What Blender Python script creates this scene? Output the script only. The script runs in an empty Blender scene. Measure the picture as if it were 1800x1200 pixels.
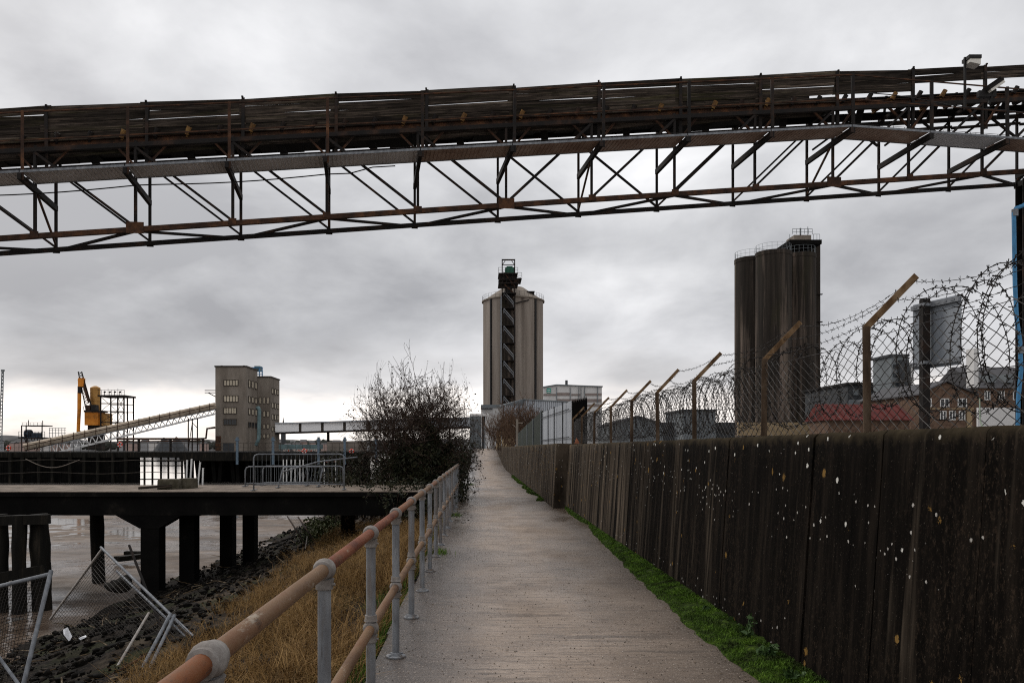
import bpy, math, random
import numpy as np
from mathutils import Vector, Matrix, noise
random.seed(7); RNG = np.random.default_rng(11)
C = bpy.context.scene.collection
V = Vector; R = math.radians

# ------------------------------------------------------------------ camera
F, CX, CY, E = 1400.0, 842.0, 788.0, 1.65      # focal length, vanishing point, eye height
cd = bpy.data.cameras.new('camera'); cam = bpy.data.objects.new('camera', cd); C.objects.link(cam)
cam.location = (0, 0, E); cam.rotation_euler = (R(90), 0, 0)
cd.sensor_width = 36; cd.lens = 28; cd.shift_x = (900-CX)/1800; cd.shift_y = (CY-600)/1800
cd.clip_start = 0.05; cd.clip_end = 9000
bpy.context.scene.camera = cam
cy_ = bpy.context.scene.cycles; cy_.use_denoising = False; cy_.filter_width = 1.1; cy_.use_adaptive_sampling = False
vs = bpy.context.scene.view_settings
vs.view_transform = 'Standard'; vs.look = 'None'; vs.exposure = 0; vs.gamma = 1; vs.use_curve_mapping = False

# ------------------------------------------------------------------ sky and sun
SUN_EL, SUN_AZ = R(38), R(-50)
def build_world():
    w = bpy.data.worlds.new('World'); bpy.context.scene.world = w; w.use_nodes = True
    nt = w.node_tree; N = nt.nodes; L = nt.links
    bg = N['Background']; bg.inputs[1].default_value = 0.1
    sky = N.new('ShaderNodeTexSky'); sky.sky_type = 'NISHITA'; sky.sun_disc = False
    sky.sun_elevation = SUN_EL; sky.sun_rotation = SUN_AZ; sky.dust_density = 3
    tc = N.new('ShaderNodeTexCoord'); sp = N.new('ShaderNodeSeparateXYZ'); L.new(tc.outputs['Generated'], sp.inputs[0])
    def M(op, a, b=None, clamp=False):
        n = N.new('ShaderNodeMath'); n.operation = op; n.use_clamp = clamp
        for i, x in enumerate((a, b)):
            if x is None: continue
            if isinstance(x, (int, float)): n.inputs[i].default_value = x
            else: L.new(x, n.inputs[i])
        return n.outputs[0]
    z = M('MAXIMUM', sp.outputs[2], 0.0)
    zz = M('ADD', z, 0.30)
    cx = M('DIVIDE', sp.outputs[0], zz); cy = M('DIVIDE', sp.outputs[1], zz)
    cb = N.new('ShaderNodeCombineXYZ'); L.new(cx, cb.inputs[0]); L.new(cy, cb.inputs[1])
    def noi(scale, det, rough, dist, off):
        mp = N.new('ShaderNodeMapping'); mp.inputs['Location'].default_value = off; L.new(cb.outputs[0], mp.inputs[0])
        n = N.new('ShaderNodeTexNoise'); n.inputs['Scale'].default_value = scale; n.inputs['Detail'].default_value = det
        n.inputs['Roughness'].default_value = rough; n.inputs['Distortion'].default_value = dist
        L.new(mp.outputs[0], n.inputs['Vector']); return n.outputs['Fac']
    n1 = noi(1.05, 7, 0.52, 0.25, (3.1, 1.7, 0)); n2 = noi(2.9, 6, 0.55, 0.3, (0.4, 7.2, 0)); n3 = noi(0.5, 2, 0.5, 0.0, (5.3, 2.2, 0))
    # base brightness of the overcast by elevation
    zr = N.new('ShaderNodeValToRGB'); L.new(M('ADD', z, M('MULTIPLY', M('SUBTRACT', n2, 0.5), 0.09)), zr.inputs[0])
    cr = zr.color_ramp; cr.interpolation = 'EASE'
    stops = [(0.0, (1.18, 1.09, 1.0)), (0.045, (1.22, 1.14, 1.07)), (0.085, (.65, .645, .655)), (0.14, (.56, .565, .585)), (0.24, (.67, .675, .69)), (0.40, (.79, .795, .81)), (0.7, (.92, .925, .94)), (1.0, (.86, .865, .88))]
    cr.elements[0].position = 0; cr.elements[0].color = (*stops[0][1], 1); cr.elements[1].position = 1; cr.elements[1].color = (*stops[-1][1], 1)
    for p, c in stops[1:-1]:
        e = cr.elements.new(p); e.color = (*c, 1)
    m = M('ADD', M('MULTIPLY', M('SUBTRACT', n1, 0.5), 2.5), M('MULTIPLY', M('SUBTRACT', n2, 0.5), 0.9))
    m = M('ADD', m, M('MULTIPLY', M('SUBTRACT', n3, 0.5), 0.5))
    br = N.new('ShaderNodeValToRGB'); L.new(M('ADD', m, 0.5), br.inputs[0])
    b = br.color_ramp; b.elements[0].position = 0.15; b.elements[0].color = (.69, .69, .705, 1); b.elements[1].position = 0.95; b.elements[1].color = (1.42, 1.41, 1.40, 1)
    e = b.elements.new(0.5); e.color = (.98, .98, .985, 1)
    mu = N.new('ShaderNodeMix'); mu.data_type = 'RGBA'; mu.blend_type = 'MULTIPLY'; mu.inputs[0].default_value = 1
    L.new(zr.outputs[0], mu.inputs[6]); L.new(br.outputs[0], mu.inputs[7])
    sc = N.new('ShaderNodeMix'); sc.data_type = 'RGBA'; sc.blend_type = 'MULTIPLY'; sc.inputs[0].default_value = 1
    L.new(mu.outputs[2], sc.inputs[6]); sc.inputs[7].default_value = (10.2, 10.2, 10.2, 1)
    mx = N.new('ShaderNodeMix'); mx.data_type = 'RGBA'; mx.inputs[0].default_value = 0.96; mx.clamp_result = False
    L.new(sky.outputs[0], mx.inputs[6]); L.new(sc.outputs[2], mx.inputs[7])
    L.new(mx.outputs[2], bg.inputs[0])
build_world()
sd = bpy.data.lights.new('sun', 'SUN'); sun = bpy.data.objects.new('sun', sd); C.objects.link(sun)
sd.energy = 1.3; sd.angle = R(14); sd.color = (1, .95, .88)
sun.rotation_euler = V((math.sin(SUN_AZ)*math.cos(SUN_EL), math.cos(SUN_AZ)*math.cos(SUN_EL), math.sin(SUN_EL))).to_track_quat('Z', 'Y').to_euler()

# ------------------------------------------------------------------ helpers
def P(px, py, y):
    """photograph measurement (1800x1200) at distance y -> point of the place"""
    return V(((px-CX)/F*y, y, E-(py-CY)/F*y))

def tag(o, label=None, cat=None, group=None, kind=None):
    if label: o['label'] = label
    if cat: o['category'] = cat
    if group: o['group'] = group
    if kind: o['kind'] = kind
    return o
def thing(name, label, cat, loc, group=None):
    o = bpy.data.objects.new(name, None); C.objects.link(o); o.location = loc; o.empty_display_size = .2
    return tag(o, label, cat, group)
def wpos(o):
    p = V((0, 0, 0))
    while o: p += o.location; o = o.parent
    return p
def dup(o, loc=None, rz=None, label=None, parent=None, sx=None):
    c = o.copy(); C.objects.link(c)
    if parent is not None: c.parent = parent
    if loc is not None: c.location = loc
    if rz is not None: c.rotation_euler = (0, 0, rz)
    if sx is not None: c.scale = sx
    if label: c['label'] = label
    for ch in list(o.children): dup(ch, parent=c)
    return c

class MB:
    def __init__(s): s.v = []; s.f = []
    def add(s, vs, fs):
        b = len(s.v); s.v.extend([tuple(x) for x in vs]); s.f.extend([tuple(i+b for i in f) for f in fs]); return s
    def box(s, c, size, rz=0, ax=None):
        c = V(c); hx, hy, hz = [k/2 for k in size]
        vs = [V((x, y, z)) for x in (-hx, hx) for y in (-hy, hy) for z in (-hz, hz)]
        if ax: vs = [ax[0]*q.x+ax[1]*q.y+ax[2]*q.z for q in vs]
        elif rz:
            m = Matrix.Rotation(rz, 3, 'Z'); vs = [m @ q for q in vs]
        return s.add([c+q for q in vs], [(0,1,3,2),(4,6,7,5),(0,4,5,1),(2,3,7,6),(0,2,6,4),(1,5,7,3)])
    def bx(s, x0, x1, y0, y1, z0, z1): return s.box(((x0+x1)/2, (y0+y1)/2, (z0+z1)/2), (abs(x1-x0), abs(y1-y0), abs(z1-z0)))
    def frame(s, p0, p1, up=(0,0,1)):
        d = (V(p1)-V(p0)).normalized(); u = V(up)
        if abs(d.dot(u)) > .98: u = V((0, 1, 0)) if abs(d.y) < .9 else V((1, 0, 0))
        a = d.cross(u).normalized(); b = a.cross(d).normalized(); return d, a, b
    def prof(s, p0, p1, pts, up=(0,0,1)):
        p0, p1 = V(p0), V(p1); d, a, b = s.frame(p0, p1, up); n = len(pts)
        vs = [p0+a*x+b*y for x, y in pts]+[p1+a*x+b*y for x, y in pts]
        return s.add(vs, [tuple(range(n))[::-1], tuple(range(n, 2*n))]+[(i, (i+1) % n, n+(i+1) % n, n+i) for i in range(n)])
    def bar(s, p0, p1, w, h, up=(0,0,1)):
        return s.prof(p0, p1, [(-w/2,-h/2),(w/2,-h/2),(w/2,h/2),(-w/2,h/2)], up)
    def angle(s, p0, p1, w, t=.012, up=(0,0,1)):
        return s.prof(p0, p1, [(0,0),(w,0),(w,t),(t,t),(t,w),(0,w)], up)
    def hbeam(s, p0, p1, w, h, t=.02, up=(0,0,1)):
        a, b, c = w/2, h/2, t/2
        return s.prof(p0, p1, [(-a,-b),(a,-b),(a,-b+t),(c,-b+t),(c,b-t),(a,b-t),(a,b),(-a,b),(-a,b-t),(-c,b-t),(-c,-b+t),(-a,-b+t)], up)
    def tube(s, p0, p1, r, n=8, r2=None): return s.path([p0, p1], [r, r if r2 is None else r2], n)
    def path(s, pts, rad, n=6):
        pts = [V(p) for p in pts]; m = len(pts)
        if not hasattr(rad, '__len__'): rad = [rad]*m
        vs = []; a = None
        for i, p in enumerate(pts):
            d = (pts[min(i+1, m-1)]-pts[max(i-1, 0)])
            if d.length < 1e-9: d = V((0,0,1))
            d.normalize()
            if a is None:
                a = d.cross(V((0,0,1)) if abs(d.z) < .9 else V((0,1,0))).normalized()
            else:
                a = a-d*a.dot(d)
                a = a.normalized() if a.length > 1e-6 else d.orthogonal().normalized()
            b = d.cross(a)
            vs += [p+(a*math.cos(t)+b*math.sin(t))*rad[i] for t in [2*math.pi*k/n for k in range(n)]]
        fs = [(i*n+k, i*n+(k+1) % n, (i+1)*n+(k+1) % n, (i+1)*n+k) for i in range(m-1) for k in range(n)]
        fs += [tuple(range(n))[::-1], tuple(range((m-1)*n, m*n))]
        return s.add(vs, fs)
    def lathe(s, c, prof, n=24, cap=True):
        c = V(c); vs = []; m = len(prof)
        for r, z in prof: vs += [c+V((r*math.cos(2*math.pi*k/n), r*math.sin(2*math.pi*k/n), z)) for k in range(n)]
        fs = [(i*n+k, i*n+(k+1) % n, (i+1)*n+(k+1) % n, (i+1)*n+k) for i in range(m-1) for k in range(n)]
        if cap: fs += [tuple(range(n))[::-1], tuple(range((m-1)*n, m*n))]
        return s.add(vs, fs)
    def ball(s, c, r, n=14, sz=1.0):
        m = 8; return s.lathe(c, [(r*math.sin(math.pi*(i+.02)/(m+.04)), -r*sz*math.cos(math.pi*(i+.02)/(m+.04))) for i in range(m+1)], n)
    def quad(s, a, b, c, d): return s.add([a, b, c, d], [(0,1,2,3)])
    def ext(s, poly, d):
        n = len(poly); d = V(d); vs = [V(p) for p in poly]+[V(p)+d for p in poly]
        return s.add(vs, [tuple(range(n))[::-1], tuple(range(n, 2*n))]+[(i, (i+1) % n, n+(i+1) % n, n+i) for i in range(n)])
    def build(s, name, mat, parent=None, label=None, cat=None, group=None, kind=None, smooth=False, origin=None):
        a = np.array(s.v, dtype=float)
        if parent is not None: off = wpos(parent)
        elif origin is not None: off = V(origin)
        else:
            lo, hi = a.min(0), a.max(0); off = V(((lo[0]+hi[0])/2, (lo[1]+hi[1])/2, lo[2]))
        a = a-np.array(off)
        me = bpy.data.meshes.new(name); me.from_pydata(a.tolist(), [], s.f); me.update()
        if smooth:
            me.polygons.foreach_set('use_smooth', [True]*len(me.polygons))
            if smooth == 'auto':
                try: me.set_sharp_from_angle(angle=R(40))
                except Exception: pass
        me.materials.append(mat)
        o = bpy.data.objects.new(name, me); C.objects.link(o)
        if parent is not None: o.parent = parent
        else: o.location = off
        return tag(o, label, cat, group, kind)

def np_mesh(name, verts, faces, mat, parent=None, smooth=False, origin=(0, 0, 0), **k):
    """fast mesh from numpy arrays; faces (n,4) or (n,3)"""
    off = np.array(wpos(parent)) if parent is not None else np.array(origin)
    verts = np.asarray(verts, dtype=np.float32)-off.astype(np.float32); faces = np.asarray(faces, dtype=np.int32)
    me = bpy.data.meshes.new(name); nf, q = faces.shape
    me.vertices.add(len(verts)); me.vertices.foreach_set('co', verts.ravel())
    me.loops.add(nf*q); me.loops.foreach_set('vertex_index', faces.ravel())
    me.polygons.add(nf); me.polygons.foreach_set('loop_start', np.arange(0, nf*q, q, dtype=np.int32))
    me.update(calc_edges=True); me.validate()
    if smooth: me.polygons.foreach_set('use_smooth', [True]*len(me.polygons))
    me.materials.append(mat)
    o = bpy.data.objects.new(name, me); C.objects.link(o)
    if parent is not None: o.parent = parent
    else: o.location = origin
    return tag(o, k.get('label'), k.get('cat'), k.get('group'), k.get('kind'))

# ------------------------------------------------------------------ materials
def mat(name, stops, scale=(1, 1, 1), nscale=3.0, detail=6, rough=.8, rough2=None, metal=0, bump=.0, bscale=None, rnd=True, rn=.62, dist=0.0, spec=.22, extra=None, pre=None, vary=0):
    m = bpy.data.materials.new(name); m.use_nodes = True; nt = m.node_tree; N = nt.nodes; L = nt.links
    bs = N['Principled BSDF']; tc = N.new('ShaderNodeTexCoord'); mp = N.new('ShaderNodeMapping')
    mp.inputs['Scale'].default_value = scale
    if pre:
        m0 = N.new('ShaderNodeMapping'); m0.inputs['Rotation'].default_value = pre; L.new(tc.outputs['Object'], m0.inputs[0]); L.new(m0.outputs[0], mp.inputs[0])
    else: L.new(tc.outputs['Object'], mp.inputs[0])
    vec = mp.outputs[0]
    if rnd:
        oi = N.new('ShaderNodeObjectInfo'); ad = N.new('ShaderNodeVectorMath'); ad.operation = 'MULTIPLY_ADD'
        L.new(oi.outputs['Random'], ad.inputs[0]); ad.inputs[1].default_value = (37, 53, 71); L.new(vec, ad.inputs[2]); vec = ad.outputs[0]
    n = N.new('ShaderNodeTexNoise'); n.inputs['Scale'].default_value = nscale; n.inputs['Detail'].default_value = detail
    n.inputs['Roughness'].default_value = rn; n.inputs['Distortion'].default_value = dist; L.new(vec, n.inputs['Vector'])
    r = N.new('ShaderNodeValToRGB'); L.new(n.outputs['Fac'], r.inputs[0]); cr = r.color_ramp
    cr.elements[0].position = stops[0][0]; cr.elements[0].color = (*stops[0][1], 1)
    cr.elements[1].position = stops[-1][0]; cr.elements[1].color = (*stops[-1][1], 1)
    for p, c in stops[1:-1]:
        e = cr.elements.new(p); e.color = (*c, 1)
    col = r.outputs[0]
    if extra: col = extra(nt, tc, vec, col, bs)
    if vary:
        oi2 = N.new('ShaderNodeObjectInfo'); vm = N.new('ShaderNodeVectorMath'); vm.operation = 'SCALE'; L.new(col, vm.inputs[0])
        mv = N.new('ShaderNodeMapRange'); mv.inputs[3].default_value = 1-vary; mv.inputs[4].default_value = 1+vary; L.new(oi2.outputs['Random'], mv.inputs[0]); L.new(mv.outputs[0], vm.inputs['Scale']); col = vm.outputs[0]
    L.new(col, bs.inputs['Base Color'])
    bs.inputs['Roughness'].default_value = rough; bs.inputs['Metallic'].default_value = metal; bs.inputs['Specular IOR Level'].default_value = spec
    if rough2 is not None:
        n2 = N.new('ShaderNodeTexNoise'); n2.inputs['Scale'].default_value = nscale*.35; n2.inputs['Detail'].default_value = 4; L.new(vec, n2.inputs['Vector'])
        mr = N.new('ShaderNodeMapRange'); mr.inputs[1].default_value = .38; mr.inputs[2].default_value = .62; mr.inputs[3].default_value = rough; mr.inputs[4].default_value = rough2
        L.new(n2.outputs['Fac'], mr.inputs[0]); L.new(mr.outputs[0], bs.inputs['Roughness'])
    if bump:
        nb = N.new('ShaderNodeTexNoise'); nb.inputs['Scale'].default_value = bscale or nscale*6; nb.inputs['Detail'].default_value = 5; L.new(vec, nb.inputs['Vector'])
        bp = N.new('ShaderNodeBump'); bp.inputs['Strength'].default_value = min(1, bump*10); bp.inputs['Distance'].default_value = bump
        L.new(nb.outputs['Fac'], bp.inputs['Height']); L.new(bp.outputs[0], bs.inputs['Normal'])
    return m
def g(v, t=(1, 1, 1)): return (v*t[0], v*t[1], v*t[2])
def flat(name, c, rough=.7, var=.18, metal=0, nscale=4, **k):
    return mat(name, [(.3, tuple(x*(1-var) for x in c)), (.7, tuple(x*(1+var) for x in c))], nscale=nscale, rough=rough, metal=metal, **k)

def nz(nt, vec, scale, det=4, rough=.6, sc=None):
    N, L = nt.nodes, nt.links
    if sc:
        mp = N.new('ShaderNodeMapping'); mp.inputs['Scale'].default_value = sc; L.new(vec, mp.inputs[0]); vec = mp.outputs[0]
    n = N.new('ShaderNodeTexNoise'); n.inputs['Scale'].default_value = scale; n.inputs['Detail'].default_value = det; n.inputs['Roughness'].default_value = rough
    L.new(vec, n.inputs['Vector']); return n.outputs['Fac']
def mrange(nt, x, a, b, c=0, d=1):
    n = nt.nodes.new('ShaderNodeMapRange'); nt.links.new(x, n.inputs[0])
    for i, q in enumerate((a, b, c, d)): n.inputs[i+1].default_value = q
    return n.outputs[0]
def mixc(nt, fac, a, b, mode='MIX'):
    n = nt.nodes.new('ShaderNodeMix'); n.data_type = 'RGBA'; n.blend_type = mode
    for sock, q in ((n.inputs[0], fac), (n.inputs[6], a), (n.inputs[7], b)):
        if isinstance(q, (int, float)): sock.default_value = q
        elif isinstance(q, tuple): sock.default_value = (*q, 1)
        else: nt.links.new(q, sock)
    return n.outputs[2]
def mth(nt, op, a, b=None, clamp=False):
    n = nt.nodes.new('ShaderNodeMath'); n.operation = op; n.use_clamp = clamp
    for i, q in enumerate((a, b)):
        if q is None: continue
        if isinstance(q, (int, float)): n.inputs[i].default_value = q
        else: nt.links.new(q, n.inputs[i])
    return n.outputs[0]
def sepxyz(nt, vec):
    n = nt.nodes.new('ShaderNodeSeparateXYZ'); nt.links.new(vec, n.inputs[0]); return n.outputs

def wall_extra(nt, tc, vec, col, bs):
    N, L = nt.nodes, nt.links; ob = tc.outputs['Object']; x = sepxyz(nt, ob)
    # pale run-off streaks, more of them along the cleaner far stretch
    st = nz(nt, ob, 1.0, 5, .6, (1, 3.2, .22)); far = mrange(nt, x[1], 5, 17, -.085, .15)
    st2 = nz(nt, ob, 1.0, 6, .7, (1, 11, .35))
    f = mrange(nt, mth(nt, 'ADD', st, far), .54, .72, 0, .9)
    col = mixc(nt, f, col, mixc(nt, mrange(nt, st2, .35, .65), (.014, .011, .0085), (.15, .118, .088)))
    # green-brown growth along the top edge
    top = mrange(nt, mth(nt, 'ADD', x[2], mth(nt, 'MULTIPLY', nz(nt, ob, 6, 5), .25)), 1.80, 1.97, 0, .8)
    col = mixc(nt, top, col, (.072, .056, .033))
    # lichen: white and ochre discs
    def spots(scale, r0, r1, keep, colour, c, lo, hi):
        vo = N.new('ShaderNodeTexVoronoi'); vo.inputs['Scale'].default_value = scale; vo.inputs['Randomness'].default_value = 1
        L.new(ob, vo.inputs['Vector'])
        cs = sepxyz(nt, vo.outputs['Color'])
        wob = mth(nt, 'MULTIPLY', mth(nt, 'SUBTRACT', nz(nt, ob, 75, 4, .8), .5), r1*1.9)
        rad = mrange(nt, cs[1], 0, 1, r0, r1)
        inside = mth(nt, 'LESS_THAN', mth(nt, 'ADD', vo.outputs['Distance'], wob), rad)
        ok = mth(nt, 'GREATER_THAN', mth(nt, 'ADD', cs[0], mrange(nt, nz(nt, ob, 1.1, 2), .35, .65, -.25, .2)), keep)
        return mixc(nt, mth(nt, 'MULTIPLY', mth(nt, 'MULTIPLY', inside, ok), lo), c, colour)
    col = spots(4.6, .08, .19, .46, (.20, .115, .032), col, .8, 0)
    col = spots(3.1, .05, .13, .52, (.22, .13, .04), col, .8, 0)
    col = spots(8, .05, .15, .74, (.55, .54, .50), col, .95, 0)
    col = spots(13, .06, .18, .72, (.42, .40, .37), col, .8, 0)
    # fine pale grit
    sp = mth(nt, 'MULTIPLY', mrange(nt, nz(nt, ob, 34, 6, .85, (1, 1, .6)), .52, .64, 0, 1), mrange(nt, nz(nt, ob, 1.0, 4, .6, (1, 1.6, .7)), .42, .60, .08, .9)); col = mixc(nt, sp, col, (.036, .025, .0175))
    gr = mrange(nt, nz(nt, ob, 60, 3, .7), .64, .72, 0, .7)
    return mixc(nt, gr, col, (.085, .07, .055))
M_wall = mat('stained concrete wall', [(.3, (.0016, .0013, .0011)), (.5, (.0045, .0035, .0028)), (.72, (.016, .012, .009))], scale=(1, 5, .5), nscale=2.2, rough=.9, bump=.004, bscale=60, rnd=False, extra=wall_extra, spec=.03)

def path_extra(nt, tc, vec, col, bs):
    ob = tc.outputs['Object']; x = sepxyz(nt, ob)
    # brushed ridges across the path, uneven in strength
    pt = mrange(nt, nz(nt, ob, .8, 4), .38, .62, .45, 1.0)
    b2 = nz(nt, ob, 1.0, 8, .85, (2.2, 17, 1)); col = mixc(nt, mth(nt, 'MULTIPLY', mrange(nt, b2, .48, .60, 0, 1), pt), col, (.075, .055, .042))
    b3 = nz(nt, ob, 1.0, 4, .7, (.35, 3.1, 1)); col = mixc(nt, mrange(nt, b3, .58, .65, 0, .75), col, (.09, .066, .05))
    # damp bluish patch on the rail side, dark wet strip by the wall
    lp = mth(nt, 'ADD', x[0], mth(nt, 'MULTIPLY', nz(nt, ob, .45, 5), 2.0)); col = mixc(nt, mrange(nt, lp, 1.25, .45, 0, .75), col, (.115, .098, .090))
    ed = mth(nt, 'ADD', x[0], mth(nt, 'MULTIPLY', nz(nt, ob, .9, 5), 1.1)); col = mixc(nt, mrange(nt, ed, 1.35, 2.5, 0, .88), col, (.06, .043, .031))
    le = mth(nt, 'SUBTRACT', x[0], mth(nt, 'MULTIPLY', nz(nt, ob, 1.3, 5), .9)); col = mixc(nt, mrange(nt, le, -.55, -1.1, 0, .8), col, (.06, .05, .044))
    # aggregate: pale and dark grains
    gr = mrange(nt, nz(nt, ob, 48, 5, .85, (1, .6, 1)), .56, .66, 0, .75); col = mixc(nt, gr, col, (.50, .42, .35))
    dk = mrange(nt, nz(nt, ob, 40, 5, .85, (.7, 1, 1)), .55, .64, 0, .75); return mixc(nt, dk, col, (.075, .058, .046))
def wet(m, lo, hi, scale, a=.4, b=.62, sc=(1, 1, 1)):
    nt = m.node_tree; tc = nt.nodes.new('ShaderNodeTexCoord')
    nt.links.new(mrange(nt, nz(nt, tc.outputs['Object'], scale, 5, .6, sc), a, b, lo, hi), nt.nodes['Principled BSDF'].inputs['Roughness']); return m
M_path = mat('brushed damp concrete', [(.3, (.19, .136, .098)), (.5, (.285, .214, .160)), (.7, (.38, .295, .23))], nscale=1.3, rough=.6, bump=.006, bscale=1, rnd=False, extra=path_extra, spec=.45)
wet(M_path, .24, .78, .7, .36, .64, (1, .5, 1))
nt = M_path.node_tree; bs_ = nt.nodes['Principled BSDF']; src = bs_.inputs['Roughness'].links[0].from_socket
tc_ = nt.nodes.new('ShaderNodeTexCoord'); sx_ = mth(nt, 'ADD', sepxyz(nt, tc_.outputs['Object'])[0], mth(nt, 'MULTIPLY', nz(nt, tc_.outputs['Object'], .5, 4), 1.6))
nt.links.new(mth(nt, 'MULTIPLY', src, mrange(nt, sx_, .3, 1.6, .5, 1.0)), bs_.inputs['Roughness'])
# brushed ridges across the path
nt = M_path.node_tree
for n in nt.nodes:
    if n.type == 'BUMP':
        tc = nt.nodes.new('ShaderNodeTexCoord'); br = nz(nt, tc.outputs['Object'], 1, 6, .75, (2.5, 70, 1)); nt.links.new(br, n.inputs['Height']); n.inputs['Strength'].default_value = .55; n.inputs['Distance'].default_value = .008

M_moss = mat('moss', [(.3, (.010, .012, .004)), (.5, (.022, .040, .005)), (.7, (.07, .115, .012))], nscale=22, detail=8, rough=.95, spec=.1, bump=.02, bscale=60, rnd=False)
M_mossb = mat('moss blades', [(.3, (.018, .017, .006)), (.43, (.024, .040, .006)), (.53, (.062, .125, .010)), (.66, (.13, .22, .024))], nscale=5, detail=8, rn=.72, rough=.85, spec=.2, rnd=False)
M_weed = mat('weed leaves', [(.3, (.02, .045, .012)), (.7, (.06, .11, .03))], nscale=20, rough=.6)
M_grass = mat('dry grass', [(.28, (.03, .030, .008)), (.40, (.085, .050, .016)), (.5, (.19, .105, .033)), (.62, (.36, .225, .088)), (.72, (.13, .045, .016))], nscale=3.2, detail=10, rough=.8, rnd=False, rn=.75)
M_soil = mat('bank soil', [(.3, (.012, .010, .007)), (.5, (.035, .028, .018)), (.7, (.07, .055, .035))], nscale=2.5, rough=.9, bump=.02, bscale=12, rnd=False)
def bank_extra(nt, tc, vec, col, bs):
    ob = tc.outputs['Object']; x = sepxyz(nt, ob)
    # pale silty ledge half way down
    q = mth(nt, 'ADD', x[0], mth(nt, 'MULTIPLY', nz(nt, ob, .7, 5), 1.6))
    a = mth(nt, 'MULTIPLY', mrange(nt, q, -4.6, -4.2, 0, 1), mrange(nt, q, -2.7, -3.1, 0, 1))
    a = mth(nt, 'MULTIPLY', a, mrange(nt, nz(nt, ob, 1.9, 5), .49, .60, 0, 1))
    col = mixc(nt, a, col, (.066, .051, .036))
    col = mixc(nt, mrange(nt, nz(nt, ob, 14, 6, .8), .52, .66, 0, .8), col, (.055, .043, .033))
    al = mrange(nt, nz(nt, ob, .8, 5), .52, .66, 0, .5); return mixc(nt, al, col, (.03, .038, .012))
M_bank = mat('rubble shore', [(.3, (.004, .0035, .003)), (.5, (.008, .006, .0045)), (.72, (.030, .022, .016))], nscale=3.5, rough=.95, bump=.04, bscale=9, rnd=False, extra=bank_extra, spec=.08)
M_rock = mat('dark shore stones', [(.3, (.003, .0026, .0022)), (.55, (.008, .0065, .005)), (.72, (.06, .048, .038))], nscale=4, rough=.9, bump=.01, bscale=30, rnd=False, spec=.1)
M_mud = mat('wet river mud', [(.3, (.05, .034, .024)), (.5, (.11, .080, .059)), (.68, (.21, .162, .128))], scale=(.5, 1, 1), nscale=.8, detail=10, rough=.4, bump=.08, bscale=2.6, rnd=False, dist=.6)
wet(M_mud, .12, .7, .3, .44, .58, (.6, 1, 1))
M_water = mat('river water', [(.3, (.11, .10, .09)), (.7, (.16, .145, .13))], nscale=.05, rough=.08, bump=.012, bscale=1.1, rnd=False, spec=.5)
M_ground = mat('far ground', [(.3, (.03, .03, .022)), (.7, (.07, .065, .05))], nscale=.02, rough=.95, rnd=False)
M_yard = mat('yard concrete', [(.3, (.08, .075, .07)), (.7, (.17, .16, .15))], nscale=.4, rough=.9, rnd=False)
M_hill = mat('far hills', [(.35, (.055, .055, .055)), (.5, (.10, .098, .098)), (.65, (.16, .155, .155))], nscale=.03, detail=8, rough=1, rnd=False)

M_galv = mat('galvanised steel', [(.3, (.11, .115, .125)), (.5, (.17, .18, .195)), (.7, (.25, .26, .275))], scale=(1, 1, .4), nscale=14, rough=.55, rough2=.72, metal=.25, bump=.001, bscale=80)
def rust_patch(nt, tc, vec, col, bs):
    f = mrange(nt, nz(nt, vec, 5, 7, .7, (1, 1, .3)), .48, .66, 0, .8); col = mixc(nt, f, col, (.135, .09, .055)); f = mrange(nt, nz(nt, vec, 30, 4, .7, (1, 1, .4)), .6, .7, 0, .7); return mixc(nt, f, col, (.05, .04, .032))
M_post = mat('galvanised post with stains', [(.3, (.125, .13, .14)), (.5, (.195, .205, .22)), (.7, (.28, .29, .305))], scale=(1, 1, .3), nscale=12, rough=.5, rough2=.7, metal=.2, bump=.001, bscale=90, extra=rust_patch)
M_fit = mat('cast fitting', [(.3, (.11, .095, .085)), (.5, (.20, .18, .165)), (.7, (.31, .29, .27))], nscale=16, detail=8, rn=.8, rough=.85, bump=.006, bscale=60)
def rail_extra(nt, tc, vec, col, bs):
    f = mrange(nt, nz(nt, vec, 3, 7, .75, (1, 1, 1)), .54, .62, 0, .8); col = mixc(nt, f, col, (.13, .058, .026))
    f = mrange(nt, nz(nt, vec, 11, 6, .8), .58, .66, 0, .8); col = mixc(nt, f, col, (.045, .026, .016))
    f = mrange(nt, nz(nt, vec, 8, 6, .8), .60, .68, 0, .7); return mixc(nt, f, col, (.33, .28, .22))
M_tan = mat('tan weathered rail', [(.3, (.09, .044, .020)), (.5, (.155, .088, .045)), (.7, (.215, .135, .077))], scale=(1, .3, 1), nscale=6, detail=9, rough=.6, rough2=.75, bump=.002, bscale=60, rnd=False, extra=rail_extra)
M_rustred = mat('red rusted rail', [(.3, (.075, .018, .007)), (.5, (.15, .040, .015)), (.72, (.22, .085, .038))], scale=(1, .35, 1), nscale=8, rough=.7, bump=.0025, bscale=60, rnd=False, extra=rail_extra)
M_rustor = mat('orange rusted rail', [(.3, (.10, .028, .009)), (.48, (.18, .062, .02)), (.6, (.19, .105, .058)), (.75, (.25, .17, .11))], scale=(1, .4, 1), nscale=6, rough=.65, bump=.0025, bscale=60, rnd=False, extra=rail_extra)
M_steel = mat('black rusty steel', [(.3, (.004, .0035, .0035)), (.52, (.010, .0075, .0065)), (.66, (.035, .018, .011)), (.78, (.085, .038, .018))], nscale=2.2, detail=8, rough=.8, spec=.25)
M_rust = mat('rust brown steel', [(.3, (.012, .008, .006)), (.5, (.045, .022, .013)), (.68, (.11, .048, .022)), (.8, (.16, .08, .045))], nscale=3.5, detail=8, rough=.85, spec=.25)
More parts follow.
